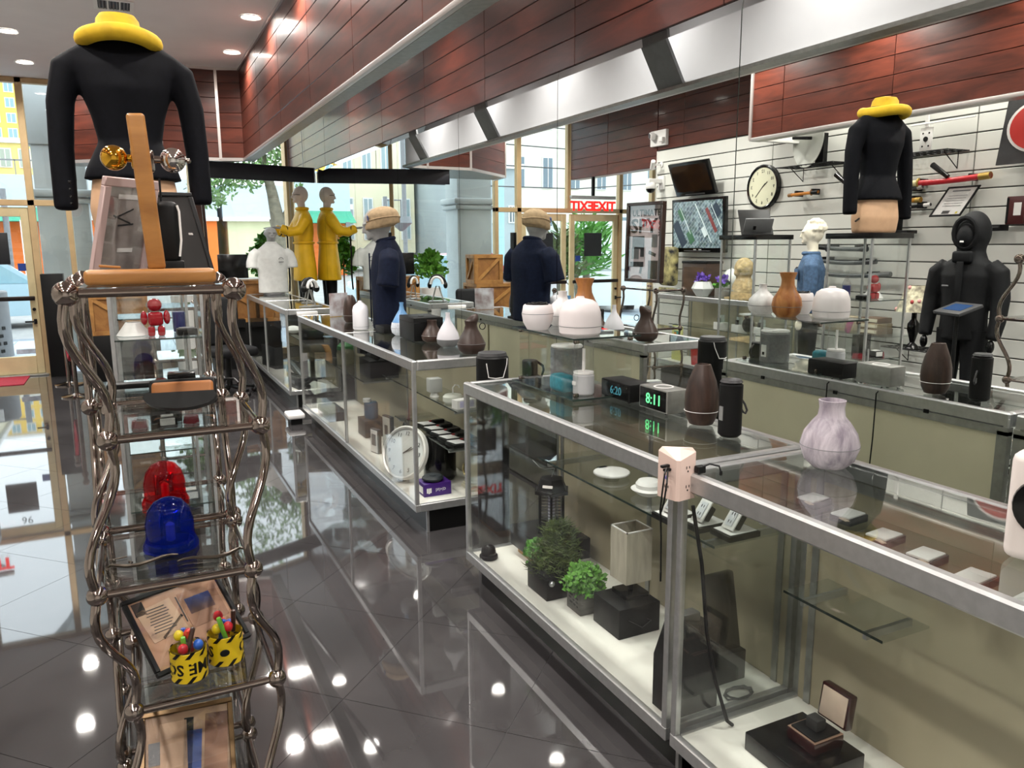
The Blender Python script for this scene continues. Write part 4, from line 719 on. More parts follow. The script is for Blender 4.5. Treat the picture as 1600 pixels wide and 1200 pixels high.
def beacon(label, loc, col, n):
    t = thing('beacon_light', label, 'beacon light', loc); 
    m, nt, b = newmat(n); N, L = nt.nodes, nt.links; c = C(col); b.inputs['Base Color'].default_value = tuple(x*.5 for x in c[:3])+(1,); b.inputs['Roughness'].default_value = .06; b.inputs['Coat Weight'].default_value = 1.0; b.inputs['Coat Roughness'].default_value = .02
    tr = N.new('ShaderNodeBsdfTransparent'); tr.inputs[0].default_value = tuple(min(1, x*1.25+.03) for x in c[:3])+(1,); mx = N.new('ShaderNodeMixShader'); mx.inputs[0].default_value = .2; L.new(tr.outputs[0], mx.inputs[1]); L.new(b.outputs[0], mx.inputs[2]); L.new(mx.outputs[0], N['Material Output'].inputs[0])
    O('dome', MB().lathe([(.058, .022), (.0575, .07), (.05, .10), (.034, .122), (.015, .131), (0, .133)], 36), m, t); O('skirt', MB().lathe([(0, .0), (.066, 0), (.066, .012), (.060, .024), (.052, .024)], 36), m, t); O('base_plate', MB().cyl((0, 0, 0), .055, .016, 30), BLACK, t)
    O('reflector', MB().box((.0, .004, .062), (.055, .012, .06), .004, rot=(.15, 0, .4)), CHROME, t); O('bulb', MB().cyl((0, -.014, .02), .011, .05, 14, bev=.005), pm('bulb_glass', '#d8c8a0', .2, .2), t)
    for a in (2.4, -.9): O('rib', MB().tube([(.0605*math.cos(a), .0605*math.sin(a), .012), (.0585*math.cos(a+.25), .0585*math.sin(a+.25), .06)], .002, 6), m, t)
    return t
beacon('red dome beacon light on the chrome rack', (.045, 2.47, .82), '#d81226', 'red_acrylic'); beacon('blue dome beacon light on the nearest chrome rack', (.042, 2.095, .82), '#0c3ad0', 'blue_acrylic')
BRZ = pm('dark_bronze_metal', '#4c443c', .35, .85)
def scroll(label, loc, rz, fl=1):
    pts = [(-.075, 0, .003), (-.08, .012, .004), (-.07, .022, .005), (-.055, .012, .005), (-.035, .0, .004), (-.01, -.004, .004), (.02, .006, .005), (.045, .018, .006), (.065, .02, .006), (.08, .012, .006)]
    t = thing('scroll_handle', label, 'handle', loc, rz); O('bar', MB().tube([(x*fl, y, z) for x, y, z in pts], [.002, .003, .0035, .0045, .005, .005, .0045, .004, .003, .002], 7), BRZ, t); O('claw', MB().tube([(-.03*fl, .003, .005), (-.024*fl, .014, .006), (-.03*fl, .02, .006)], .003, 6), BRZ, t); return t
scroll('ornate bronze scroll handle, left one before the blue beacon', (-.025, 2.0, .82), .06); scroll('ornate bronze scroll handle, right one before the blue beacon', (.13, 1.965, .82), .1, -1)
single('small_pin', MB().tube([(-.02, 0, .003), (.02, .004, .004)], .0018, 6).tube([(-.012, 0, .003), (-.008, -.012, .003)], .002, 6), BRZ, 'little bronze key-shaped pin on the beacon shelf', 'pin', (-.08, 2.06, .82))
PR = (('text_page', CREAMP, (.28, .62), (.10, .10, .001), .1), ('dark_corner', BLACK, (.13, .84), (.03, .04, .001), 0), ('frame_plate', BRNP, (.72, .62), (.11, .11, .001), 0), ('blue_gauge', BLUP, (.70, .66), (.075, .05, .001), 0), ('black_arm', BLACK, (.35, .5), (.085, .008, .001), .55), ('rod', DKGREY, (.50, .66), (.004, .08, .001), 0))
fr1, Mx = frame('leaning_picture', 'black framed magazine picture leaning behind the tape cups', (-.018, 2.063, .484), (.229, 2.185, .484), (-.075, .152, .158), .232, .013, BLACK, pm('print_tan', '#b98f72', .5, noise=.08), cat='picture', parts=PR)
for k in range(9): O('text_line', MB().box((0, 0, 0), (.062-.006*(k % 3), .0022, .0006), M=Mx @ TR(.075, .115+k*.0085, .0005)), DKGREY, fr1)
BRZF = pm('bronze_frame', '#6a5236', .3, .6)
frame('leaning_picture', 'bronze framed picture on the lowest visible rack tier', (-.088, 2.065, .147), (.153, 2.045, .147), (.015, .165, .15), .225, .014, BRZF, pm('print_tan2', '#a98a70', .5, noise=.1), cat='picture', parts=(('cream_plate', CREAMP, (.35, .55), (.07, .13, .001), 0), ('blue_gauge', BLUP, (.55, .45), (.045, .11, .001), -.06), ('gauge_case', BLACK, (.5, .5), (.025, .16, .001), -.06), ('lamp_print', MIDGREY, (.15, .5), (.03, .06, .001), 0), ('brown_panel', BRNP, (.8, .5), (.06, .16, .001), -.06)))
TAPE = pm('tape_yellow', '#d8b812', .4, noise=.05)
def bend(me, R, z0, a0, flip):
    for v in me.vertices:
        x, y, z = v.co; a = a0+x/R; v.co = ((R+z)*math.cos(a), (R+z)*math.sin(a), z0+y)
def cup(label, loc, a0, txt, seed, upright=False):
    t = thing('candy_cup', label, 'cup', loc); O('cup', MB().lathe([(0, .004), (.04, .004), (.041, 0), (.043, .002), (.043, .092), (.0405, .092), (.0405, .008), (0, .008)], 36), GCLR, t)
    O('tape_wrap', MB().lathe([(.0435, .008), (.0445, .009), (.0445, .086), (.0435, .087)], 40), TAPE, t)
    def bent(name, body, size, z, up=True, rep=1):
        me = textmesh(body, size, .0003, bold=.0009)
        if not up: me.transform(Matrix.Rotation(PI, 4, 'Z'))
        bend(me, .0449, z, a0, 1); me.materials.clear(); me.materials.append(BLACK); return O(name, me, None, t)
    bent('tape_lettering', txt, .042, .047, upright)
    if upright: O('tape_dot', MB().sph((.0446*math.cos(a0-.1), .0446*math.sin(a0-.1), .047), .0125, (1, .15, .8), 14, 8), BLACK, t)
    for zz in (.014, .080):
        for k in range(8):
            mb = MB(); a = a0+k*PI/4
            for q in range(4):
                f0, f1 = q/4, (q+1)/4; w = .26
                P = lambda f, e: (.0453*math.cos(a+f*.35+e), .0453*math.sin(a+f*.35+e), zz-.006+f*.016)
                mb.quad(P(f0, 0), P(f0, w), P(f1, w), P(f1, 0))
            O('hazard_stripe', mb, BLACK, t)
    rnd = random.Random(seed); cols = ['#c5202c', '#2457b8', '#d8be1a', '#6fb43c', '#c5202c', '#3a2218', '#2f63c0', '#d84030']
    for k in range(8):
        a = k*.8+seed; r = .024*rnd.random()+.006; h = .105+.03*rnd.random(); x, y = r*math.cos(a), r*math.sin(a); m = pm('candy'+cols[k], cols[k], .3, coat=.4)
        if k % 2: O('candy_stick', MB().box((0, 0, 0), (.013, .011, .075), .005, M=TR(x, y, h-.02, rx=rnd.uniform(-.35, .35), ry=rnd.uniform(-.35, .35))), m, t)
        else:
            o = O('wrapped_candy', MB().sph((x, y, h-.012), .013, (1, .9, 1.1), 12, 8), m, t); O('wrapper', leafcloud(26, (x, y), h-.012, .012, (1, 1, 1), .016, k+seed), GCLR, o)
    return t
cup('yellow tape wrapped cup of sweets, nearer left cup', (.058, 2.03, .483), -PI/2-.25, 'CRIME SCENE', 1); cup('yellow tape wrapped cup of sweets, right cup by the frame corner', (.152, 2.075, .483), -PI/2-.05, 'CROSS      CROSS', 2, True)
# things inside the jacket tower
t = thing('toy_robot', 'red glossy toy robot on the tower shelf', 'toy', (.09, 3.72, 1.195)); REDP = pm('toy_red', '#a50f1e', .25, coat=.5)
O('body', MB().box((0, 0, .075), (.06, .045, .06), .014, 3), REDP, t); O('head', MB().sph((0, 0, .135), .03, (1, .9, .95)), REDP, t)
for s_ in (-1, 1): O('arm', MB().sph((s_*.045, 0, .08), .018, (.8, .8, 1.7)), REDP, t); O('leg', MB().box((s_*.02, 0, .022), (.03, .045, .045), .01, 2), REDP, t)
t = thing('glass_bottle', 'clear bottle with blue paper bag on the tower shelf', 'bottle', (.19, 3.86, 1.195)); O('bottle', MB().lathe([(0, 0), (.025, 0), (.028, .02), (.028, .10), (.012, .14), (.01, .19), (0, .19)], 20), GCLR, t); O('blue_bag', MB().lathe([(0, .002), (.026, .002), (.027, .09), (0, .09)], 20), pm('bag_blue', '#26306e', .4), t)
darkbox('black_gadget', 'small black gadget box beside the red toy robot', 'gadget', (.21, 3.70, 1.195), (.08, .06, .03), BLACK, .1, (('screen', BLACKG, (0, -.031, .016), (.05, .002, .018)), ('grey_top', MIDGREY, (0, 0, .032), (.06, .045, .004))))
single('white_cone_lamp', MB().lathe([(.07, .0), (.03, .055), (.026, .055), (.066, 0)], 28), WHITE, 'white cone shade on tower shelf left of robot', 'shade', (.0, 3.8, 1.197))
for k, (x, l) in enumerate(((-.01, 'left'), (.2, 'right'))):
    t = thing('glass_goblet', 'red based glass goblet on the middle tower shelf, %s one' % l, 'goblet', (x, 3.72, .80)); O('bowl', MB().lathe([(.036, .10), (.04, .17), (.038, .23)], 20), GCLR, t); O('stem', MB().cyl((0, 0, .02), .006, .08, 10), GCLR, t); O('foot', MB().cyl((0, 0, 0), .035, .03, 20, r2=.03), pm('ruby_glass', '#7c1526', .2), t)
darkbox('black_frame_box', 'black picture box on the middle tower shelf', 'frame', (.1, 3.78, .80), (.13, .05, .15), BLACK, 0, (('screen', BLACKG, (0, -.026, .08), (.11, .002, .1)), ('white_tag', WHITE, (-.1, -.06, .015), (.05, .03, .03))))
for k, (x, z) in enumerate(((.0, .45), (.17, .45), (.1, .80))):
    darkbox('price_box', 'white tagged black box on a lower tower shelf, %s' % ('left', 'right', 'upper')[k], 'box', (x, 3.68 if k < 2 else 3.66, z), (.08, .06, .05), BLACK, 0, (('tag', WHITE, (0, -.031, .03), (.06, .002, .03)), ('card', WHITE, (0, 0, .052), (.05, .04, .004))))
darkbox('black_bag', 'black rounded pouch at bottom of the jacket tower', 'bag', (.1, 3.76, .12), (.2, .16, .2), BFAB, 0, (('flap', BLACK, (0, -.081, .13), (.18, .004, .1)),))
# ================================================================== MANNEQUINS
def headmesh(chin=True, hair=False):
    m = MB(); m.sph((0, .01, .135), .098, (.80, 1.02, 1.12), 20, 14); m.loft([(0, .015, -.10, .062, .058), (0, .015, -.03, .05, .05), (0, .005, .03, .052, .055), (0, 0, .08, .06, .07)], 18)
    m.sph((0, -.05, .075), .05, (.9, .8, 1.0), 14, 10); m.sph((0, -.075, .045), .026, (1.1, .8, .8)); m.loft([(0, -.10, .085, .016, .020), (0, -.098, .11, .011, .016), (0, -.092, .135, .009, .01)], 10)
    for s_ in (-1, 1): m.sph((s_*.078, .012, .115), .024, (.35, .7, 1.2))
    m.sph((0, -.085, .145), .05, (1.1, .35, .25))
    if hair:
        r = random.Random(4)
        for k in range(46): a = r.uniform(0, 2*PI); e = r.uniform(.1, 1.5); m.sph((.088*math.cos(a)*math.cos(e), .02+.10*math.sin(a)*math.cos(e), .15+.105*math.sin(e)), r.uniform(.018, .028), u=10, v=7) if not (math.sin(a) < -.3 and e < .75) else None
    return fuse(m, .0085, 3, 'head')
def arm(m, pts, rad): m.tube(pts, rad, 14)
# jacket form and hat
t = thing('jacket_form', 'headless tan form wearing a fitted navy jacket on glass tower', 'mannequin', (.055, 3.785, 1.637))
m = MB(); m.loft([(0, 0, 0, .165, .115), (0, 0, .10, .178, .125), (0, 0, .22, .16, .11), (0, 0, .36, .12, .09)], 24); O('form', fuse(m, .012, 4), SKIN, t)
m = MB(); m.loft([(0, 0, .215, .19, .145), (0, 0, .26, .178, .132), (0, 0, .37, .122, .098), (0, 0, .47, .14, .11), (0, 0, .58, .175, .125), (0, .005, .67, .20, .11), (0, .01, .725, .205, .085), (0, .01, .765, .14, .075), (0, .01, .80, .075, .07)], 28)
for s_, zb in ((-1, .09), (1, .12)): arm(m, [(s_*.16, .005, .695), (s_*.212, .005, .655), (s_*.246, .0, .52), (s_*.258, -.01, .34), (s_*.262, -.02, zb)], [.05, .06, .053, .048, .046])
O('jacket', fuse(m, .011, 5), NAVY, t)
for k in range(4): O('cuff_button', MB().sph((-.238+.0, -.083, .115+k*.028), .006, (1, .5, 1), 10, 6), BLACKG, t)
O('collar', MB().tube([(.075*math.cos(a*PI/8), .015+.06*math.sin(a*PI/8), .79-.02*math.cos(a*PI/8)) for a in range(17)], .016, 8), NAVY, t); O('hip_peg', MB().cyl((.16, -.02, .10), .006, .05, 8, TR(ry=PI/2+.5)), BLACK, t)
t = thing('padded_hat', 'yellow padded hat with rolled brim on top of navy jacket', 'hat', (.045, 3.78, 2.405)); t.rotation_euler = (.05, 0, 0)
O('brim', MB().tube([(.132*math.cos(a*PI/16), .132*math.sin(a*PI/16), .012-.009*math.cos(a*PI/8)) for a in range(32)], .034, 14, True), HATY, t); O('crown', MB().lathe([(.11, .015), (.10, .04), (.085, .055), (.08, .085), (.066, .105), (.03, .112), (0, .108)], 30), HATY, t); O('band_cord', MB().tube([(.101*math.cos(a*PI/16), .101*math.sin(a*PI/16), .042) for a in range(32)], .005, 7, True), pm('cord_ochre', '#7d6410', .8), t); O('pearl_pin', MB().sph((.05, -.125, .038), .010), WHITE, t)
# shirt and cap bust
t = thing('shirt_bust', 'grey bust in short-sleeved navy shirt on the long counter', 'mannequin', (1.72, 5.62, ZT), -PI/2-.25)
O('head', headmesh(), GREYM, t, loc=(0, -.045, .632), rot=(.22, 0, 0))
m = MB(); m.loft([(0, 0, 0, .185, .125), (0, 0, .2, .18, .125), (0, 0, .42, .20, .13), (0, .0, .54, .205, .11), (0, .0, .60, .15, .085), (0, -.01, .65, .07, .065)], 26)
for s_ in (-1, 1): arm(m, [(s_*.17, 0, .54), (s_*.225, 0, .49), (s_*.245, -.01, .40), (s_*.255, -.02, .32)], [.07, .076, .076, .084])
O('shirt', fuse(m, .012, 5), NAVY2, t); O('collar', MB().tube([(.066*math.cos(a*PI/8), -.012+.06*math.sin(a*PI/8), .645+.012*math.sin(a*PI/8)) for a in range(16)], .016, 8, True), NAVY2, t)
O('placket', MB().box((0, -.133, .3), (.03, .01, .5), .003), NAVY2, t)
t = thing('field_cap', 'khaki cap with blue badge on the grey bust', 'cap', (1.688, 5.60, 1.762), -PI/2-.25); t.rotation_euler = (.16, 0, -PI/2-.25); TANC = pm('khaki_twill', '#b39a78', .85, noise=.12, nscale=40, bump=.2)
m = MB(); m.sph((0, .0, .015), .104, (.93, 1.16, .72), 20, 12); m.loft([(0, 0, -.045, .095, .118), (0, 0, .0, .10, .122), (0, 0, .03, .095, .115)], 24); m.loft([(0, -.03, -.06, .085, .11), (0, -.02, -.02, .095, .115)], 20); O('crown', fuse(m, .009, 2), TANC, t); O('side_flap', MB().tube([(.099*math.cos(a*PI/12), .122*math.sin(a*PI/12), -.006+.016*abs(math.cos(a*PI/12))) for a in range(24)], .006, 6, True), TANC, t); O('badge', MB().sph((.045, -.108, .02), .022, (1, .3, 1.1), 12, 8), pm('badge_blue', '#56608a', .5, noise=.3, nscale=60), t)
# raincoat mannequin in the window
single('window_platform', MB().bb(-.28, .16, -.28, .4, 0, .55, .004), DKGREY, 'low dark platform under the yellow raincoat mannequin', 'platform', (2.14, 10.80, 0))
t = thing('raincoat_mannequin', 'pale bald mannequin in a long yellow raincoat by window', 'mannequin', (2.15, 10.80, .55), -PI/2)
O('head', headmesh(), pm('mannequin_pale', '#e2d0c2', .45, noise=.04), t, loc=(0, -.02, 1.555))
m = MB(); m.loft([(0, 0, .56, .25, .155), (0, 0, .75, .23, .145), (0, 0, .98, .18, .125), (0, 0, 1.07, .165, .12), (0, 0, 1.2, .19, .135), (0, 0, 1.36, .215, .125), (0, 0, 1.44, .18, .095), (0, 0, 1.50, .075, .07)], 28)
for s_ in (-1, 1): arm(m, [(s_*.17, 0, 1.40), (s_*.225, -.02, 1.34), (s_*.245, -.10, 1.22), (s_*.23, -.22, 1.20), (s_*.215, -.33, 1.245)], [.075, .078, .072, .066, .06])
O('raincoat', fuse(m, .012, 4), YELLOW, t); O('belt', MB().tube([(.172*math.cos(a*PI/12), .126*math.sin(a*PI/12), 1.06) for a in range(24)], .016, 8, True), YELLOW, t); O('collar', MB().tube([(.08*math.cos(a*PI/8), .07*math.sin(a*PI/8), 1.505) for a in range(16)], .022, 8, True), YELLOW, t)
for s_ in (-1, 1):
    O('leg', MB().tube([(s_*.09, 0, .60), (s_*.09, 0, .3), (s_*.09, .01, .03)], [.085, .07, .06], 14), BLACK, t); O('cuff_strap', MB().tube([(s_*.22+.062*math.cos(a*PI/8), -.27+.02*math.cos(a*PI/8), 1.215+.062*math.sin(a*PI/8)) for a in range(16)], .008, 6, True), BLACK, t)
    h = MB(); h.loft([(0, 0, 0, .026, .014), (0, 0, .05, .036, .015), (0, 0, .085, .034, .013)], 12)
    for k in range(4): h.tube([(-.026+k*.0175, 0, .08), (-.027+k*.0178, -.004, .115), (-.027+k*.018, -.012, .145-.008*abs(k-1.5))], [.0085, .0075, .006], 8)
    h.tube([(.03*-s_, 0, .03), (.05*-s_, -.008, .06), (.055*-s_, -.014, .085)], [.010, .009, .007], 8)
    O('hand', h, GREYM, t, M=TR(s_*.213, -.335, 1.25, rx=PI/2-.1))
O('spectacles', MB().tube([(-.075, .0, 1.68), (-.07, -.08, 1.685), (-.03, -.105, 1.68), (.03, -.105, 1.68), (.07, -.08, 1.685), (.075, .0, 1.68)], .0035, 6), BLACK, t)
single('hanging_strap', MB().tube([(1.90, 10.58, 1.80), (1.895, 10.57, 1.5), (1.90, 10.57, 1.15), (1.89, 10.57, .98)], .012, 6), BLACK, 'black strap hanging from raincoat mannequin wrist', 'strap')
# polo torso
t = thing('polo_torso', 'grey torso in a white polo shirt on the farthest counter', 'mannequin', (1.64, 10.28, ZT), .05)
m = MB(); m.loft([(0, 0, .02, .185, .12), (0, 0, .25, .18, .12), (0, 0, .45, .20, .125), (0, 0, .54, .19, .10), (0, 0, .60, .12, .08), (0, 0, .645, .065, .06)], 26)
for s_ in (-1, 1): arm(m, [(s_*.16, 0, .53), (s_*.215, 0, .49), (s_*.245, 0, .40), (s_*.25, 0, .33)], [.065, .07, .07, .072])
O('polo_shirt', fuse(m, .012, 4), WCOT, t); O('collar', MB().tube([(.062*math.cos(a*PI/8), .055*math.sin(a*PI/8), .64) for a in range(16)], .014, 8, True), WCOT, t); O('torso_base', MB().cyl((0, 0, 0), .13, .02, 30), MIDGREY, t)
O('chin', headmesh(), GREYM, t, loc=(0, -.01, .68), rot=(0, 0, 0)).scale = (1, 1, .62)
for k in range(7): a = -1.2+k*.4; O('chest_emblem', MB().box((.085+.028*math.sin(a), -.126, .43+.03*math.cos(a)), (.008, .004, .008), .001, rot=(0, a, 0)), DKGREY, t)
O('chest_wordmark', MB().box((.085, -.127, .405), (.06, .004, .008), .001), DKGREY, t)
# denim mannequin
def fullbody(label, loc, rz, skin, top, pants, hair=False, head=True, hood=False):
    t = thing('standing_mannequin', label, 'mannequin', loc, rz)
    if head: O('head', headmesh(hair=hair), skin, t, loc=(0, -.01, 1.535))
    m = MB(); m.loft([(0, 0, .88 if not hood else .82, .18, .125), (0, 0, 1.0, .172, .12), (0, 0, 1.15, .175, .125), (0, 0, 1.32, .205, .13), (0, 0, 1.41, .18, .10), (0, 0, 1.48, .075, .07)], 26)
    for s_ in (-1, 1): arm(m, [(s_*.16, 0, 1.39), (s_*.225, 0, 1.34), (s_*.255, .0, 1.15), (s_*.262, -.03, .98), (s_*.255, -.07, .84)], [.07, .075, .066, .058, .05])
    if hood: m.sph((0, .03, 1.64), .135, (.9, 1.02, 1.25), 20, 14); m.loft([(0, .02, 1.42, .13, .12), (0, .02, 1.5, .10, .10), (0, .02, 1.6, .11, .11)], 20)
    O('jacket', fuse(m, .012, 4), top, t)
    for s_ in (-1, 1): O('trouser_leg', MB().tube([(s_*.09, 0, .90), (s_*.10, 0, .5), (s_*.105, .01, .06)], [.10, .08, .075], 16), pants, t); O('shoe', MB().box((s_*.105, -.04, .035), (.09, .24, .07), .03, 3), BLACK, t); O('hand', MB().sph((s_*.252, -.085, .79), .04, (.7, .8, 1.3), 12, 8), skin, t)
    return t
dm = fullbody('white curly-haired mannequin in a blue denim jacket', (-1.4, 5.68, 0), PI-.75, PLASTER, DENIM, BLACK, True)
for s_ in (-1, 1): O('chest_pocket', MB().box((s_*.085, -.134, 1.27), (.09, .012, .10), .004, rot=(.05, 0, s_*.35)), DENIM, dm)
O('collar', MB().tube([(.08*math.cos(a*PI/8), -.01+.07*math.sin(a*PI/8), 1.47) for a in range(16)], .02, 8, True), DENIM, dm)
for k in range(5): O('button', MB().sph((0, -.135, .95+k*.09), .008, (1, .5, 1), 8, 6), ALU, dm)
hm = fullbody('black hooded mannequin with covered face before slatted wall', (-1.22, 3.95, .0), 1.42, BLACKG, BFAB, BFAB, False, False, True)
O('face_mask', MB().sph((0, -.055, 1.62), .095, (.8, .9, 1.1), 16, 12), BFAB, hm); O('hood_rim', MB().tube([(.085*math.cos(a*PI/8), -.095-.01*math.sin(a*PI/8), 1.64+.115*math.sin(a*PI/8)) for a in range(16)], .02, 8, True), BFAB, hm); O('neck_flap', MB().box((0, -.105, 1.46), (.15, .05, .09), .02, 3), BFAB, hm); O('zip_flap', MB().box((0, -.135, 1.2), (.05, .012, .45), .004), BFAB, hm); O('mouth_mark', MB().box((0, -.142, 1.575), (.03, .006, .014), .003), WHITE, hm)
O('chest_wordmark', MB().box((.1, -.132, 1.24), (.05, .006, .012), .002), MIDGREY, hm)
t = thing('tablet_stand', 'black tablet on a floor stand before the hooded mannequin', 'tablet', (-.92, 3.80, 0), PI/2+.35); O('board', MB().box((0, 0, 1.08), (.30, .2, .025), .006, rot=(.35, 0, 0)), DKGREY, t); O('screen', MB().box((0, -.002, 1.0945), (.2, .11, .002), rot=(.35, 0, 0)), pm('screen_blue', '#1f3352', .2, emit='#33507c', estr=.3), t); O('pole', MB().cyl((0, 0, .02), .015, 1.06, 14), BLACK, t); O('foot', MB().cyl((0, 0, 0), .15, .02, 28), BLACK, t)
frame('tilted_frame_back', 'tilted black backed panel on the second chrome rack top', (.055, 2.44, 1.497), (.228, 2.44, 1.497), (-.045, .06, .235), .245, .012, BLACK, BLACK, parts=(('hinge_tab', SILVER, (.8, .5), (.012, .007, .003), 0),))
# ================================================================== LEFT WALL DISPLAY (seen in the mirror)
def wm(y, z, off=0.0): return basis((XO+off, y, z), (0, 1, 0), (0, 0, 1), (1, 0, 0))   # local x along the wall, y up, z out of the wall
t = thing('wall_clock', 'large round black rimmed wall clock on slatted wall', 'clock', (0, 0, 0))
t.location = (XO, 6.89, 2.19)
def wloc(off=0): return basis((off, 0, 0), (0, 1, 0), (0, 0, 1), (1, 0, 0))
clockface(t, wloc(), .245, BLACKG, pm('dial_cream', '#d9d8bd', .5), BLACK, (('hour_hand', 5.35, .10, .010), ('minute_hand', 2.36-.0, .17, .007), ('minute_tail', 2.36+PI, .06, .007)), .03, h=.045)
O('brand_mark', MB().box((.034, 0, .075), (.001, .02, .02), .0003), DKGREY, t)
def tv(name, label, y, z, w, h, tilt, scr, led=True, dep=.06, off=.12):
    t = thing(name, label, 'television', (XO, y, z)); M_ = wloc(off) @ TR(rx=tilt)
    O('bezel', MB().box((0, 0, 0), (w, h, dep), .008, 2, M=M_), BLACKG, t); O('screen', MB().box((0, .012, dep/2), (w-.07, h-.09, .004), M=M_), scr, t); O('wall_bracket', MB().bb(0, off, -.06, .06, -.06, .06), BLACK, t)
    O('chin_bar', MB().box((0, -h/2+.02, dep/2+.002), (w*.5, .012, .004), M=M_), DKGREY, t)
    if led:
        for a in (-.06, .04): O('chin_light', MB().box((a, -h/2+.035, dep/2+.002), (.05, .012, .004), .002, M=M_), SILVER, t)
    return t, M_
tv('flat_television', 'small blank television tilted down on slatted wall', 7.95, 2.36, .75, .42, .38, pm('screen_off', '#05060a', .08), False, .05, .18)
def mapmat():
    m, nt, b = newmat('aerial_map_screen'); N, L = nt.nodes, nt.links; tc = N.new('ShaderNodeTexCoord'); mp = N.new('ShaderNodeMapping'); mp.inputs['Rotation'].default_value = (.7, 0, 0); mp.inputs['Scale'].default_value = (3, 5, 5); L.new(tc.outputs['Object'], mp.inputs[0])
    br = N.new('ShaderNodeTexBrick'); br.inputs['Scale'].default_value = 1.2; br.inputs['Color1'].default_value = C('#5d7a74'); br.inputs['Color2'].default_value = C('#4e5f78'); br.inputs['Mortar'].default_value = C('#b9c4c4'); br.inputs['Mortar Size'].default_value = .03
    sx = N.new('ShaderNodeSeparateXYZ'); cb = N.new('ShaderNodeCombineXYZ'); L.new(mp.outputs[0], sx.inputs[0]); L.new(sx.outputs['Y'], cb.inputs['X']); L.new(sx.outputs['Z'], cb.inputs['Y']); L.new(cb.outputs[0], br.inputs['Vector'])
    nz = N.new('ShaderNodeTexNoise'); nz.inputs['Scale'].default_value = 3.5; nz.inputs['Detail'].default_value = 8; L.new(mp.outputs[0], nz.inputs[0]); rp = N.new('ShaderNodeValToRGB'); rp.color_ramp.elements[0].position = .4; rp.color_ramp.elements[0].color = C('#16221c'); rp.color_ramp.elements[1].position = .62; rp.color_ramp.elements[1].color = C('#9db1b4'); L.new(nz.outputs['Fac'], rp.inputs[0])
    mx = N.new('ShaderNodeMix'); mx.data_type = 'RGBA'; mx.inputs['Factor'].default_value = .55; L.new(br.outputs[0], mx.inputs['A']); L.new(rp.outputs[0], mx.inputs['B'])
    b.inputs['Base Color'].default_value = (.01, .01, .01, 1); b.inputs['Roughness'].default_value = .15; L.new(mx.outputs['Result'], b.inputs['Emission Color']); b.inputs['Emission Strength'].default_value = .55; return m
t, M_ = tv('flat_television', 'big television showing an aerial map below the blank one', 7.87, 1.79, 1.0, .66, .04, mapmat())
MR = pm('map_red', '#5a2020', .3, emit='#6e2f2c', estr=.4); MW = pm('map_white', '#9aa4a4', .3, emit='#b9c4c4', estr=.45); MG = pm('map_green', '#23402c', .3, emit='#3f6a48', estr=.35); MD = pm('map_dark', '#141c28', .3, emit='#202c3c', estr=.4)
for nm, mm, c, d, rz in (('map_red_roof', MR, (-.27, .06), (.34, .05, .002), 1.0), ('map_road', MW, (-.12, .03), (.56, .012, .003), 1.0), ('map_road', MW, (-.36, .10), (.34, .01, .003), 1.0), ('map_road', MW, (.22, .06), (.38, .01, .003), 1.0), ('map_block', MD, (.33, -.10), (.34, .12, .0025), 1.0), ('map_block', MD, (-.36, .17), (.16, .12, .0025), .9), ('map_park', MG, (.12, -.14), (.16, .10, .0028), 1.0), ('map_park', MG, (.30, .14), (.16, .08, .0028), 1.0), ('map_roof', MW, (-.14, -.08), (.12, .06, .003), 1.0)):
    O(nm, MB().box((0, 0, 0), d, M=M_ @ TR(c[0], c[1], .034, rz=rz)), mm, t)
t = thing('bullet_camera', 'white bullet security camera at slatted wall corner', 'camera', (XO, 8.84, 2.56)); O('barrel', MB().cyl((0, 0, 0), .032, .14, 20, TR(rx=.9, rz=.5), bev=.004), WHITE, t, loc=(.10, .06, .0)); O('arm', MB().tube([(0, -.02, .05), (.06, 0, .05), (.10, .02, .04)], .012, 8).cyl((0, -.02, .05), .035, .015, 16, TR(ry=PI/2)), WHITE, t)
t = thing('dome_camera', 'white dome security camera on bracket below the bullet camera', 'camera', (XO, 8.80, 2.30)); O('bracket', MB().bb(0, .24, -.04, .04, .06, .12, .01).bb(0, .03, -.06, .06, -.02, .16, .004), WHITE, t); O('dome', MB().sph((.19, 0, .02), .07, (1, 1, 1.05)), WHITE, t); O('lens_band', MB().sph((.19, 0, -.012), .062, (1, 1, .9)), BLACKG, t)
t = thing('emergency_light', 'white twin emergency lamp on the cherry wall', 'emergency light', (XO, 8.86, 2.95)); O('box', MB().bb(0, .05, -.17, .17, -.10, .10, .006), WHITE, t); O('lamp_head', MB().box((.09, .07, .03), (.07, .12, .08), .01, rot=(.3, 0, .4)), WHITE, t); O('lamp_grille', MB().box((.125, .085, .03), (.012, .09, .055), .002, rot=(.3, 0, .4)), DKGREY, t); O('side_lamp', MB().box((.07, -.12, -.03), (.06, .08, .06), .01), WHITE, t)
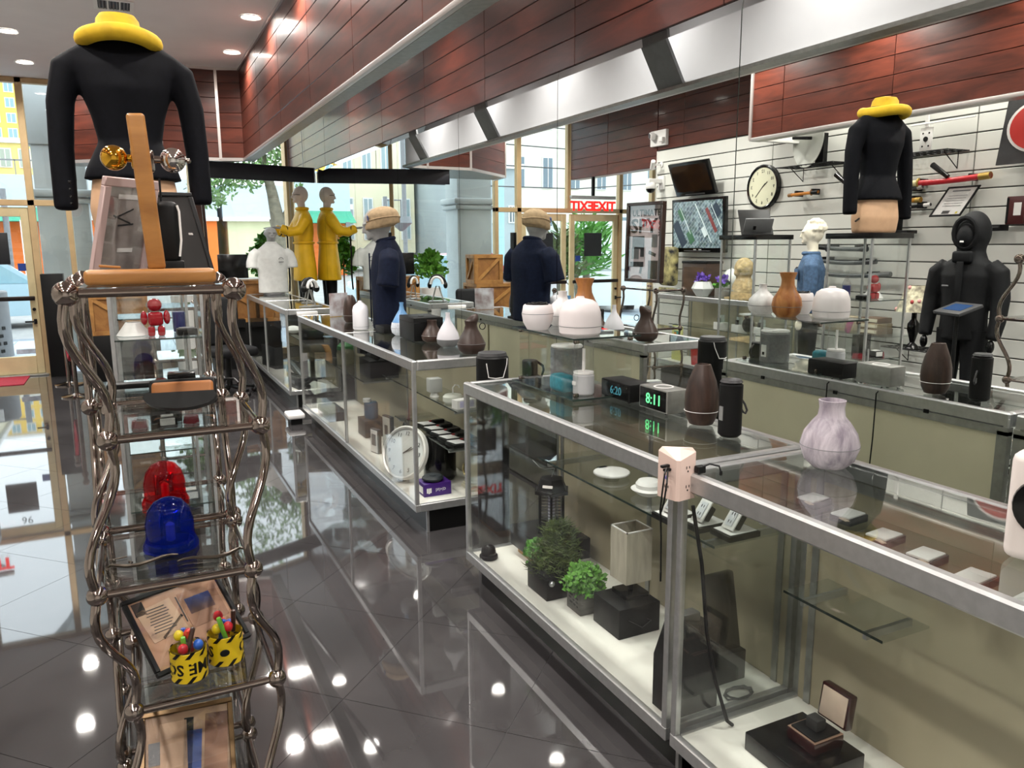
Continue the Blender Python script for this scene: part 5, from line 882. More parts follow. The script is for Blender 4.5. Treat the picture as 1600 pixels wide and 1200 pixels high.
# wire shelves
def wire(label, y0, y1, z, load=None):
    t = thing('wire_shelf', label, 'shelf', (XO, y0, z)); L_ = y1-y0; D_ = .28
    m = MB()
    for k in range(11): m.tube([(0, L_*k/10, 0), (D_, L_*k/10, 0)], .004, 5)
    O('wire_grid', m, BLACK, t)
    for a in (0, D_/3, 2*D_/3, D_): O('long_wire', MB().tube([(a, 0, 0), (a, L_, 0)], .006, 6), BLACK, t)
    for b in (L_*.15, L_*.85): O('bracket', MB().tube([(0, b, 0), (0, b, -.14), (D_*.7, b, 0)], .005, 6), BLACK, t)
    return t
wire('black wire shelf under the grey satellite dish', 5.70, 6.45, 2.35); wire('black wire shelf under the white antenna mount', 4.50, 5.16, 2.34); wire('black wire shelf bracket under the flowery lamp', 4.45, 5.0, .62)
t = thing('satellite_dish', 'grey white satellite dish on a wire shelf', 'satellite dish', (XO+.16, 6.06, 2.355)); O('dish', MB().lathe([(0, 0), (.12, .012), (.22, .04), (.275, .07), (.272, .075), (.21, .046), (0, .008)], 40, M=TR(0, 0, .24, rz=.25) @ TR(ry=PI/2-.05)), pm('dish_grey', '#b5b7b0', .5), t); O('feed_arm', MB().box((.12, .05, .26), (.2, .03, .03), .004, rot=(0, 0, .35)), BLACK, t); O('mount', MB().bb(-.06, .0, -.12, -.02, .0, .3), BLACK, t)
t = thing('antenna_mount', 'white antenna on a drilled plate above wire shelf', 'antenna', (XO+.1, 4.84, 2.345)); O('plate', MB().bb(0, .012, -.06, .06, 0, .22, .004), WHITE, t); O('hub', MB().cyl((.012, 0, .12), .022, .006, 16, TR(ry=PI/2)), BLACK, t); O('mast', MB().bb(0, .02, -.015, .015, .22, .48), WHITE, t)
for z in (.25, .45): O('rod', MB().tube([(.02, -.45, z), (.02, .15, z)], .006, 6), WHITE, t)
for a, b in ((-.03, .06), (.03, .06), (-.03, .17), (.03, .17)): O('bolt_hole', MB().cyl((.012, a, b), .008, .002, 10, TR(ry=PI/2)), BLACK, t)
for k, (y, z, l) in enumerate(((5.8, 2.24, 'under the dish shelf'), (4.75, 2.24, 'under the antenna shelf'))): single('torch', MB().cyl((0, 0, 0), .025, .20, 16, TR(rx=2.2), r2=.02, bev=.003), BLACKG, 'black torch hanging %s' % l, 'torch', (XO+.12, y, z))
# blades and sticks
def sword(label, y0, z0, y1, z1, mat, r, tip, hand, off=.11, bow=0.0):
    t = thing('display_sword', label, 'sword', (XO+off, y0, z0)); n = 9
    pts = [(0, (y1-y0)*k/n, (z1-z0)*k/n+bow*math.sin(PI*k/n)) for k in range(n+1)]
    O('scabbard', MB().tube(pts, r, 10), mat, t); O('end_cap', MB().tube([pts[-2][:2]+(pts[-2][2],), pts[-1]], r*1.18, 10), tip, t); O('guard', MB().sph(pts[2], r*1.5, (1, .3, 1.2), 12, 8), tip, t); O('grip', MB().tube(pts[:3], r*1.12, 10), hand, t)
    for f in (2, 7): O('wall_hook', MB().bb(-off, .0, pts[f][1]-.012, pts[f][1]+.012, pts[f][2]-.02, pts[f][2]+.04, .004), BLACK, t)
    return t
BRASS = pm('brass', '#c9a95c', .3, .8); sword('red lacquered katana with brass ends on slatted wall', 5.06, 2.095, 4.22, 2.11, pm('red_lacquer', '#c01f2a', .3, coat=.4), .026, BRASS, pm('ivory', '#d9cfa0', .5), bow=-.012)
sword('grey and black short sword below the red katana', 5.25, 1.985, 4.83, 2.06, DKGREY, .018, SILVER, pm('steel_blue', '#8d9aa0', .35, .5)); sword('amber yellow baton below the grey short sword', 5.25, 1.94, 4.84, 1.945, pm('amber', '#c58a1e', .4), .022, BRASS, pm('amber2', '#c58a1e', .4)); sword('black rod with white ball tip under amber baton', 5.3, 1.86, 4.74, 1.90, BLACK, .014, WHITE, pm('steel_blue', '#8d9aa0', .35, .5))
sword('orange stick with black coil beside the wall clock', 6.02, 2.085, 6.42, 2.07, pm('orange_stick', '#d08427', .45), .017, PINE, BLACK)
t = thing('sword_stand', 'black upright sword stand under the wall swords', 'stand', (XO+.10, 5.06, 1.66)); O('column', MB().bb(-.02, .02, -.035, .035, 0, .45, .004), BLACK, t); O('foot', MB().bb(-.06, .08, -.16, .16, -.01, .02, .004), BLACK, t)
for k, (y0, y1, z, b) in enumerate(((5.95, 5.33, 1.53, -.01), (6.05, 5.22, 1.415, -.03), (6.2, 5.05, 1.30, -.04))): sword('grey black curved sword on stand, %s of three' % ('top', 'middle', 'bottom')[k], y0, z, y1, z-.02, pm('sword_grey', '#43474a', .4), .022, DKGREY, BLACK, .16, b)
# framed certificate, sign and boxes
fr, Mx = frame('certificate_frame', 'black framed certificate leaning forward on slatted wall', (XO+.16, 4.42, 1.79), (XO+.16, 4.71, 1.79), (-.10, -.10, .26), .285, .016, BLACK, WHITE, cat='frame', parts=(('yellow_mark', pm('mark_yellow', '#d9c81e', .5), (.2, .12), (.02, .02, .001), 0), ('dark_mark', DKGREY, (.55, .14), (.07, .03, .001), 0), ('title_line', MIDGREY, (.5, .85), (.16, .012, .001), 0)))
for k in range(5): O('text_line', MB().box((0, 0, 0), (.17, .004, .0006), M=Mx @ TR(.145, .10+k*.024, .0005)), MIDGREY, fr)
t = thing('store_sign', 'dark grey sign with red white-edged oval at right edge', 'sign', (XO+.12, 3.75, 2.45)); O('board', MB().prism([(-.5, -.27), (.42, -.27), (.36, .25), (-.5, .22)], .02, M=wloc()), DKGREY, t)
O('oval_rim', MB().lathe([(0, 0), (.25, 0), (.25, .008), (0, .008)], 36, M=wloc(.02) @ TR(.10, 0, 0, s=(1, .8, 1))), WHITE, t); O('red_oval', MB().lathe([(0, 0), (.225, 0), (.225, .012), (0, .012)], 36, M=wloc(.02) @ TR(.10, 0, 0, s=(1, .8, 1))), pm('sign_red', '#c23530', .4), t)
darkbox('red_case', 'dark red printed case on wall ledge at right edge', 'case', (XO+.08, 4.0, 1.71), (.04, .14, .22), pm('case_red', '#4a1718', .4), 0, (('print', WHITE, (.021, -.02, .12), (.002, .06, .1)), ('spine', BLACK, (.021, .06, .11), (.002, .02, .2)))); darkbox('black_ledge_box', 'flat black box on wall ledge beside the red case', 'box', (XO+.10, 4.17, 1.66), (.12, .2, .05), BLACK, 0, (('edge', DKGREY, (.061, 0, .03), (.002, .18, .01)),))
# flowery lamp
t = thing('table_lamp', 'lamp with flowery cone shade and black urn base', 'lamp', (XO+.2, 4.74, .63)); FLOR = pm('floral_print', '#d8d2b4', .7, col2='#7d7566', nscale=22); O('shade', MB().lathe([(.155, .33), (.085, .56), (.082, .56), (.152, .33)], 32), FLOR, t); O('urn', MB().lathe([(0, 0), (.06, 0), (.05, .02), (.02, .05), (.03, .09), (.052, .17), (.05, .22), (.022, .26), (.022, .34), (0, .34)], 28), BLACKG, t); O('plinth', MB().bb(-.07, .07, -.07, .07, -.015, .0), BLACK, t)
r = random.Random(2)
for k in range(14): a = k*.45; f = r.random(); O('printed_flower', MB().sph(((.153-.07*f)*math.cos(a), (.153-.07*f)*math.sin(a), .335+.22*f), .016, (1, 1, 1.2), 8, 6), pm('flower_red' if k % 2 else 'flower_pink', '#a23b3d' if k % 2 else '#c98f8c', .7), t)
# low ledge with books and pink things
t = thing('wall_ledge', 'grey glass ledge on the slatted wall under the towers', 'shelf', (XO, 5.2, .72)); O('ledge', MB().bb(0, .34, -.3, 1.1, -.012, 0), GSHELF, t); O('bracket', MB().bb(0, .3, 0, .02, -.05, -.012), ALU, t)
for k, (y, d, c, l) in enumerate(((5.55, (.2, .3, .14), '#b5a68a', 'tan carton'), (5.15, (.2, .22, .05), '#6b5a46', 'brown book, lowest'), (5.15, (.19, .21, .05), '#8d7c60', 'pale brown book, middle'), (5.15, (.18, .2, .05), '#5b4434', 'dark brown book, top'))):
    darkbox('book' if k else 'carton', '%s on the glass wall ledge' % l, 'book' if k else 'box', (XO+.18, y, .72+(k-1)*.052*(k > 0)), d, pm('ledge%d' % k, c, .6, noise=.1), .05, (('edge', CRM, (d[0]/2+.001, 0, d[2]/2), (.002, d[1]*.9, d[2]*.6)),))
for k, (y, l) in enumerate(((5.75, 'left'), (5.35, 'right'))): single('pink_grip', MB().box((0, 0, .06), (.04, .06, .14), .015, 3, rot=(.4, 0, 0)), pm('pink_plastic', '#b5668a', .4, noise=.15), 'pink pistol grip gadget on the ledge, %s one' % l, 'gadget', (XO+.31, y, .72), .2)
darkbox('yellow_picture', 'yellow and blue picture card behind the grey speaker reflection', 'picture', (XO+.06, 6.15, .72), (.02, .3, .24), pm('pic_yellow', '#b48c3a', .5, col2='#5c5a6a', nscale=6), 0, (('border', DKGREY, (.011, 0, .01), (.002, .3, .02)),))
# ---- on and in the wall counter
E0 = -1.2
t = thing('wooden_chest', 'dark brown wooden chest on the wall counter', 'chest', (-1.45, 7.38, ZT)); O('body', MB().box((0, 0, .19), (.24, .44, .38), .008), pm('chest_brown', '#3a2a20', .45, noise=.25, nscale=5, stretch=(1, 1, 4)), t); O('lid_edge', MB().box((0, 0, .385), (.25, .45, .03), .006), BLACK, t); O('front_panel', MB().box((.121, 0, .19), (.004, .36, .28)), pm('chest_panel', '#4a3626', .45, noise=.25, nscale=5, stretch=(1, 1, 4)), t)
FAC = pm('facet_grey', '#bcc0bf', .35); single('faceted_bowl', MB().lathe([(0, 0), (.07, 0), (.13, .09), (.09, .17), (.085, .17), (.12, .09), (0, .03)], 7), FAC, 'grey white faceted bowl before the wooden chest', 'bowl', (-1.32, 7.2, ZT))
PURP = pm('purple_petal', '#6a4cb0', .5, noise=.25)
t = thing('purple_flowers', 'purple flowers standing in the faceted bowl', 'flowers', (-1.32, 7.2, ZT+.035)); O('petals', leafcloud(90, (0, 0), .15, .075, (1, 1.2, .8), .05, 31), PURP, t); O('stems', leafcloud(40, (0, 0), .06, .05, (1, 1, 1.2), .07, 32, .4), LEAF, t)
t = thing('potted_flowers', 'purple flowers in small striped grey planter', 'plant', (-1.32, 6.86, ZT)); O('planter', MB().bb(-.06, .06, -.06, .06, 0, .11, .003), pm('stripe_grey', '#7d7b76', .6, noise=.2, nscale=30, stretch=(3, 3, .2)), t); O('petals', leafcloud(110, (0, 0), .18, .07, (1, 1, .7), .05, 33), PURP, t); O('leaves', leafcloud(90, (0, 0), .13, .07, (1, 1, .7), .05, 34), LEAF, t)
single('wrapped_stone', MB().sph((0, 0, .16), .13, (.8, 1, 1.25), 9, 6), pm('wrap_white', '#d3d6d3', .3, noise=.06), 'pale plastic-wrapped stone behind the potted flowers', 'stone', (-1.55, 6.98, ZT))
t = thing('stone_bust', 'rough sand-coloured stone bust on the wall counter', 'sculpture', (-1.40, 6.62, ZT)); m = MB(); m.loft([(0, 0, 0, .13, .15), (0, 0, .14, .11, .13), (0, 0, .24, .075, .08)], 16).sph((0, 0, .33), .115, (.85, 1, 1.05)); m.sph((.085, -.03, .33), .03); m.sph((.07, .03, .28), .035); O('stone', fuse(m, .014, 1), pm('sandstone', '#b39c72', .8, noise=.25, nscale=30, bump=.8), t); O('base_slab', MB().bb(-.13, .13, -.15, .15, 0, .02), pm('sandstone', '#b39c72', .8), t)
darkbox('yellow_card', 'yellow green print card inside the wall counter', 'card', (-1.34, 7.66, ZD+.0), (.02, .22, .42), pm('card_yellow', '#c9cb84', .5), .1, (('oval_print', pm('print_teal', '#4f9a8a', .5), (.011, 0, .26), (.002, .12, .2)), ('orange_dot', pm('print_orange', '#c98a3a', .5), (.013, .03, .32), (.002, .05, .05))))
vase('red_tumbler', 'red tumbler inside the wall counter', 'cup', (-1.30, 7.26, ZD), [(0, 0), (.045, 0), (.06, .2), (.056, .2), (.042, .01), (0, .01)], RED)
for k, (y, l) in enumerate(((6.75, 'first'), (6.45, 'second'), (6.1, 'third'))): darkbox('white_kit', 'white tagged kit on wall counter shelf, %s from the chest' % l, 'kit', (-1.45, y+.26, .60), (.12, .14, .08), WHITE, .2, (('knob', DKGREY, (.03, 0, .1), (.03, .03, .06)), ('glass_globe', pm('globe', '#c0c8c4', .1), (-.02, .03, .12), (.05, .05, .08))))
single('round_speaker', MB().cyl((0, 0, .09), .08, .05, 28, TR(ry=PI/2), bev=.01), BLACKG, 'round black speaker disc inside the wall counter', 'speaker', (-1.45, 6.54, .60))
single('patterned_bag', MB().box((0, 0, .28), (.12, .34, .5), .05, 3), pm('bag_pattern', '#c9bf82', .6, col2='#14141c', nscale=7), 'black and cream patterned bag beside the big television', 'bag', (-1.7, 8.35, 1.0), .1)
single('bag_shelf', MB().bb(-.2, .1, -.3, .3, -.02, 0), GSHELF, 'glass wall shelf under the patterned bag', 'shelf', (-1.7, 8.35, 1.0))
t = thing('bent_board', 'grey black bent display board on top of rear tower', 'display board', (.09, 4.86, 1.637), .5); O('back', MB().box((0, .05, .10), (.25, .012, .26), .002, rot=(-.7, 0, 0)), BLACK, t); O('front', MB().box((0, -.04, .06), (.22, .01, .16), .002, rot=(.6, 0, 0)), MIDGREY, t); O('slot', MB().box((.03, -.05, .055), (.02, .008, .03), rot=(.6, 0, 0)), BLACK, t)
# ---- framed poster
fr, Mx = frame('framed_poster', 'dark framed poster with large black title lettering seen in mirror', (.455, 5.60, 1.235), (.515, 6.055, 1.235), (-.015, .002, .70), .70, .028, pm('walnut_frame', '#2a1710', .3, coat=.3), pm('poster_paper', '#d9ccd0', .6), .05, cat='poster')
BL = Vector((0, 0, 0)); L_ = .459; pu = Mx.to_3x3() @ Vector((1, 0, 0)); pv = Mx.to_3x3() @ Vector((0, 1, 0)); pn = Mx.to_3x3() @ Vector((0, 0, 1))
def pt(a, b): return pu*(a*L_)+pv*(b*.70)+pn*(-.006)
INK = pm('ink', '#1b1b20', .6)
text(fr, 'poster_lettering', 'ULTIMATE', .078, INK, pt(.5, .865), pu, pv, True, sx=1.0, bold=.0015); text(fr, 'poster_lettering', 'SPY', .17, INK, pt(.56, .70), pu, pv, True, sx=1.25, bold=.004); text(fr, 'poster_lettering', 'BOOK', .06, INK, pt(.11, .70), pv, -pu, True, bold=.0015)
for nm, c, d, rz in (('camera_print', (.70, .50), (0.155, 0.114, .001), .0), ('lens_print', (.58, .40), (0.048, 0.114, .001), 0), ('pistol_print', (.72, .225), (0.17, 0.045, .001), 0), ('pistol_grip_print', (.60, .17), (0.03, 0.09, .001), .2), ('watch_print', (.25, .52), (0.07, 0.11, .001), 0), ('knife_print', (.30, .36), (0.095, 0.03, .001), .3), ('box_print', (.27, .16), (0.12, 0.16, .001), 0), ('radio_print', (.78, .36), (0.095, 0.095, .001), 0)):
    O(nm, MB().box((0, 0, 0), d, M=Mx @ TR(c[0]*L_, c[1]*.70, -.0065, rz=rz)), DKGREY if 'watch' not in nm and 'radio' not in nm else MIDGREY, fr)
O('back_board', MB().box((L_/2, .35, -.024), (L_-.02, .67, .004), M=Mx), BLACK, fr); O('hinge_mark', MB().box((.12, .36, -.027), (.03, .015, .003), M=Mx), SILVER, fr)
single('white_card', MB().box((0, 0, .09), (.004, .10, .20), .001), pm('blank_card', '#c9c9c9', .5, col2='#8f8f8f', nscale=60), 'grey white square card on chrome rack under the poster', 'card', (.41, 5.85, .83))
# ================================================================== ENTRANCE
t = thing('dark_banner', 'long blank black banner board hung before the window', 'banner', (0, 0, 0)); a, b = Vector((.74, 9.84, 2.445)), Vector((2.295, 10.62, 2.475)); u = (b-a); L_ = u.length; u.normalize()
O('board', MB().box((0, 0, 0), (L_, .03, .19), .003, M=basis((a+b)/2, u, Vector((0, 0, 1)).cross(u), (0, 0, 1))), pm('banner_black', '#191922', .5, noise=.1), t); O('white_post', MB().bb(2.27, 2.295, 10.60, 10.625, 2.38, 2.56), WHITE, t)
for f in (.15, .55, .9): p = a+u*(L_*f); O('hanger', MB().cyl((p.x, p.y, p.z+.09), .004, 1.0-.0, 6), ALU, t)
def crate(label, loc, d, rz):
    t = thing('wooden_crate', label, 'crate', loc, rz); X, Y, Z = d; CR = woodmat('crate_pine', '#8a5c2c', '#b98748', .55, 0, .06, (3, 3, 3)); CRD = woodmat('crate_pine_dark', '#7d5026', '#a8763c', .55, 0, .04, (3, 3, 3))
    O('box', MB().box((0, 0, Z/2), (X-.03, Y-.03, Z-.01)), CRD, t); w = .05
    for s_, ax in ((-1, 0), (1, 0), (-1, 1), (1, 1)):
        W_ = X if ax == 0 else Y; M_ = TR(0, s_*Y/2, 0) if ax == 0 else TR(s_*X/2, 0, 0, rz=PI/2)
        for c, dd in (((0, 0, w/2), (W_, .018, w)), ((0, 0, Z-w/2), (W_, .018, w)), ((-W_/2+w/2, 0, Z/2), (w, .018, Z-2*w)), ((W_/2-w/2, 0, Z/2), (w, .018, Z-2*w))): O('batten', MB().box(c, dd, .002, 1, M=M_), CR, t)
        Ld = math.hypot(W_-2*w, Z-2*w); O('diagonal_batten', MB().box((0, 0, 0), (Ld, .014, w*.9), .001, 1, M=M_ @ TR(0, 0, Z/2, ry=math.atan2(Z-2*w, W_-2*w))), CR, t)
    return t
single('crate_plinth', MB().bb(-.4, .4, -.3, .3, 0, .55, .004), BLACK, 'black plinth under the stacked wooden crates', 'plinth', (-.12, 10.55, 0)); crate('lower wooden crate of the stack before grey column', (-.14, 10.55, .55), (.62, .5, .47), .0); crate('upper wooden crate of the stack before grey column', (-.04, 10.52, 1.02), (.42, .42, .41), .1)
single('crate_plinth', MB().bb(-.42, .42, -.2, .2, 0, .6, .004), BLACK, 'black plinth under the crate behind white polo', 'plinth', (1.33, 10.80, 0)); crate('wooden crate behind the white polo torso', (1.33, 10.80, .6), (.80, .38, .54), 0)
single('black_pedestal', MB().bb(-.12, .12, -.1, .1, 0, 1.255, .004), BLACK, 'tall plain black pedestal box beside the entrance door', 'pedestal', (-.84, 11.12, 0))
def stanchion(label, x, y):
    t = thing('rope_stanchion', label, 'stanchion', (x, y, 0)); O('base', MB().lathe([(0, 0), (.15, 0), (.15, .012), (.04, .03), (.022, .04)], 32), CHROME, t); O('post', MB().cyl((0, 0, .03), .022, .9, 20), CHROME, t); O('finial', MB().sph((0, 0, .95), .035), CHROME, t); O('rope_ring', MB().cyl((0, 0, .84), .032, .04, 20), CHROME, t); return t
stanchion('chrome rope stanchion farther from the camera', -.72, 10.28); stanchion('chrome rope stanchion nearer the camera', -.60, 9.42)
single('velvet_rope', MB().tube([(-.72+.12*f, 10.28-.86*f, .85-.5*math.sin(PI*f)) for f in [k/12 for k in range(13)]], .022, 10), pm('velvet_red', '#8d1026', .8, noise=.15), 'red velvet rope hanging between chrome stanchions', 'rope')
single('entrance_mat', MB().bb(-.95, .55, -.5, .18, 0, .008), pm('mat_red', '#a9263a', .9, noise=.15, nscale=60), 'red entrance mat before the glass doors', 'mat', (-1.75, 11.05, 0))
t = thing('office_chair', 'black padded chair left of the farthest counter', 'chair', (.88, 8.75, 0), .3); O('backrest', MB().box((0, .18, .78), (.42, .09, .52), .04, 4, rot=(-.1, 0, 0)), BFAB, t); O('seat', MB().box((0, -.05, .48), (.46, .46, .1), .04, 4), BFAB, t); O('column', MB().cyl((0, 0, .1), .03, .36, 16), BLACK, t)
for k in range(5): a = k*2*PI/5; O('leg', MB().tube([(0, 0, .1), (.27*math.cos(a), .27*math.sin(a), .07)], .018, 8), BLACK, t); O('castor', MB().sph((.27*math.cos(a), .27*math.sin(a), .03), .03), BLACK, t)
t = thing('side_plant', 'light green leafy plant in white pot by the window', 'plant', (.62, 11.0, 0)); O('pot', MB().lathe([(0, 0), (.13, 0), (.16, .95), (.15, .95), (0, .9)], 24), WHITE, t); O('leaves', leafcloud(420, (0, 0), 1.15, .24, (1, 1, 1.3), .10, 41), LEAFL, t)
t = thing('side_plant', 'tall thin leafy plant near window seen in mirror', 'plant', (1.75, 11.6, 0)); O('pot', MB().lathe([(0, 0), (.11, 0), (.13, .55), (.12, .55), (0, .52)], 24), BLACK, t); O('leaves', leafcloud(420, (0, 0), 1.25, .22, (1, .5, 2.2), .10, 43), LEAF, t); O('stem', MB().cyl((0, 0, .5), .012, 1.0, 8), BRNP, t)
# ================================================================== OUTSIDE
def xmat(n, c, **k): return pm(n, c, .7, **k)
gnd = struct('ground', MB().bb(-60, 60, 11.4, 130, -.32, -.16), xmat('asphalt', '#9a9a98', noise=.1, nscale=2))
pav = struct('pavement', MB().bb(-14, 14, 11.37, 16.2, -.15, -.03), xmat('paving_joint', '#7c8690'))
PAVE = xmat('paver', '#b6c2cc', noise=.06, nscale=3, rnd=.12); k = 0
for i in range(-9, 8):
    for j in range(7):
        if 11.75+j*.6-.3 < 11.60+.42*(i*.6+.6) and i*.6+.6 > -.6: continue
        O('paver', board_mesh(.59, .59, .02, PAVE, name='paver'), None, pav, M=basis((i*.6+.3, 11.75+j*.6, -.03), (1, 0, 0), (0, 1, 0), (0, 0, 1)))
ARC = xmat('arcade_stucco', '#aeb4b4', noise=.05, nscale=3)
def arch(x0, x1, zs, zc, y=12.45, d=.5, top=5.4):
    m = MB(); n = 20; cx = (x0+x1)/2; a = (x1-x0)/2
    for k in range(n):
        t0, t1 = PI-PI*k/n, PI-PI*(k+1)/n; xa, za, xb, zb = cx+a*math.cos(t0), zs+(zc-zs)*math.sin(t0), cx+a*math.cos(t1), zs+(zc-zs)*math.sin(t1)
        m.prism([(xa, za), (xb, zb), (xb, top), (xa, top)], d, M=basis((0, y+d, 0), (1, 0, 0), (0, 0, 1), (0, -1, 0)))
    return m
for x, l in ((-.72, 'beside the glass doors'), (-5.6, 'far left outside')):
    t = thing('arcade_column', 'grey stucco arcade column %s' % l, 'column', (x, 12.7, -.03)); O('shaft', MB().box((0, 0, 1.5), (.62, .55, 3.0), .01), ARC, t); O('capital', MB().box((0, 0, 2.32), (.78, .70, .10), .03, 2).box((0, 0, 2.22), (.72, .64, .07), .02, 2), ARC, t); O('upper_block', MB().box((0, 0, 4.1), (.70, .6, 2.3), .01), ARC, t); O('foot', MB().box((0, 0, .1), (.74, .66, .2), .01), ARC, t)
single('arcade_arch', arch(-5.3, -1.03, 3.35, 4.75), ARC, 'grey curved arcade arch outside above the glass doors', 'arch')
def building(label, x0, x1, y, h, d, wallc, floors, cols, winc='#6f8ea0', z0=0, wh=.55, ww=.5, name='street_building', base=None, roof=None, inset=0):
    t = thing(name, label, 'building', ((x0+x1)/2, y, -.16)); Wd = x1-x0; wm_ = xmat(name+wallc, wallc, noise=.05, nscale=.6)
    O('wall', MB().bb(-Wd/2, Wd/2, 0, d, z0, h), wm_, t)
    gm = pm('pane'+winc, winc, .15); tm = xmat('sill_white', '#dcdcd8')
    fh = (h-z0)/max(1, floors)
    fm, cm = (Wd/cols*ww, fh*wh) if cols else (0, 0)
    for i in range(floors):
        for j in range(cols):
            cx, cz = -Wd/2+Wd*(j+.5)/cols, z0+fh*(i+.52)
            w = O('window', MB().bb(cx-fm/2-.08, cx+fm/2+.08, -.08, 0, cz-cm/2-.08, cz+cm/2+.08), tm, t, smooth=False); O('pane', MB().bb(cx-fm/2, cx+fm/2, -.11, -.08, cz-cm/2, cz+cm/2), gm, w, smooth=False); O('glazing_bar', MB().bb(cx-.03, cx+.03, -.13, -.11, cz-cm/2, cz+cm/2), tm, w, smooth=False)
    O('cornice', MB().bb(-Wd/2-.2, Wd/2+.2, -.25, d, h, h+.3), tm if roof is None else xmat('roof'+roof, roof), t)
    return t
building('tall yellow building with many windows beyond the street', -17.5, -5.6, 92, 17.5, 12, '#e8c35c', 6, 9, '#7fa0a8', 9.0)
building('white terrace building in front of the yellow one', -16, -5.0, 85, 9.0, 6, '#d3d9dc', 0, 0)
t = building('low orange shop building across the street', -7.2, 4.55, 46, 3.75, 8, '#e5762c', 0, 0); O('grey_fascia', MB().bb(-5.9, 5.9, -.3, 8, 3.2, 5.2), xmat('fascia_grey', '#b7c4cb', noise=.04), t); O('white_band', MB().bb(-5.95, 5.95, -.4, 0, 3.05, 3.25), WHITEP, t); O('green_awning', MB().prism([(0, 0), (1.4, 0), (0, .75)], 5.6, M=basis((-5.9, -.2, 2.95), (0, -1, 0), (0, 0, 1), (1, 0, 0))), xmat('awning_green', '#3f9a7c'), t)
for x in (-5.4, -3.0, -.6): O('post', MB().bb(x-.12, x+.12, -1.6, -1.4, 0, 3.0), MIDGREY if x < -4 else WHITEP, t)
for k in range(7): O('railing_post', MB().bb(-5.6+k*.8, -5.56+k*.8, -.3, -.26, 5.2, 5.9), MIDGREY, t)
O('railing_bar', MB().bb(-5.7, -.6, -.3, -.26, 5.85, 5.92), MIDGREY, t)
t = building('cream shop building right of the orange one', 5.1, 16, 46, 3.6, 8, '#cfd0a8', 0, 0); O('grey_fascia', MB().bb(-5.7, 5.7, -.3, 8, 3.2, 5.0), xmat('fascia_grey', '#b7c4cb', noise=.04), t); O('white_band', MB().bb(-5.7, 5.7, -.4, 0, 3.05, 3.25), WHITEP, t)
building('cream two-storey building with tall windows behind the parked cars', -12.6, -7.6, 50, 9.5, 8, '#d9d2b4', 2, 4, '#8ea0a4', 1.2, .6, .4); building('plain grey block building behind the white van', -17.3, -12.9, 44, 6.2, 8, '#a3adb0', 1, 4, '#5d676c', .6, .16, .25); building('white three-storey building with dark windows at street end', -34, -17.8, 52, 13, 8, '#dcd7c8', 3, 7, '#6d7c86', .5, .5, .32)
t = building('pale yellow building seen right beside the raincoat', -6.9, -4.8, 60, 8.2, 4, '#e9d98a', 2, 2, '#a8b4a8', 4.4)
# tree
t = thing('street_tree', 'leafy street tree with forked trunk outside the window', 'tree', (2.95, 17.2, -.16)); BARK = xmat('bark', '#6b6452', noise=.25, nscale=12, bump=.6)
O('trunk', MB().tube([(0, 0, 0), (0, 0, 1.0), (.02, 0, 1.9), (-.06, 0, 2.3)], [.24, .19, .17, .16], 12), BARK, t); O('branch', MB().tube([(-.02, 0, 2.1), (-.12, 0, 2.8), (-.35, .1, 4.0)], [.15, .11, .06], 10), BARK, t); O('branch', MB().tube([(.0, 0, 2.05), (.3, 0, 2.6), (.75, -.1, 3.3), (1.2, -.1, 4.2)], [.13, .10, .08, .05], 10), BARK, t)
rn = random.Random(9); mb = MB()
for (cx, cz, R, n) in ((-.7, 3.5, .85, 900), (.1, 3.9, .9, 900), (1.0, 3.6, .95, 1100), (1.7, 2.9, .6, 500), (-1.3, 2.9, .5, 350), (.6, 4.6, 1.3, 900), (-.8, 4.7, 1.1, 700)):
    for k in range(n):
        a, e, r_ = rn.uniform(0, 2*PI), rn.uniform(-1.4, 1.5), R*rn.random()**.4; p = Vector((cx+r_*math.cos(a)*math.cos(e), r_*math.sin(a)*math.cos(e)*.8, cz+r_*.8*math.sin(e))); d = Vector((rn.uniform(-1, 1), rn.uniform(-1, 1), rn.uniform(-1, 1))).normalized(); w = d.orthogonal().normalized(); mb.quad(p, p+d*.06+w*.035, p+d*.13, p+d*.06-w*.035)
O('foliage', mb, pm('tree_leaf', '#6f8f55', .6, noise=.4, nscale=3), t)
t = thing('palm_shrub', 'tall green palm shrub outside beyond the doors', 'plant', (-4.4, 14.8, -.03)); O('fronds', leafcloud(420, (0, 0), 1.1, .75, (.75, .7, 1.3), .4, 51, .25), LEAF, t); O('stems', MB().tube([(0, 0, 0), (.05, 0, 1.8)], .08, 8).tube([(.2, 0, 0), (.3, .1, 1.6)], .06, 8), BARK, t)
t = thing('palm_shrub', 'bushy green shrub outside beyond the exit sign', 'plant', (-3.3, 14.0, -.03)); O('fronds', leafcloud(420, (0, 0), 1.0, .6, (.6, .6, 1.4), .3, 52, .3), LEAFD, t); O('stems', MB().tube([(0, 0, 0), (.05, 0, 1.4)], .07, 8), BARK, t)
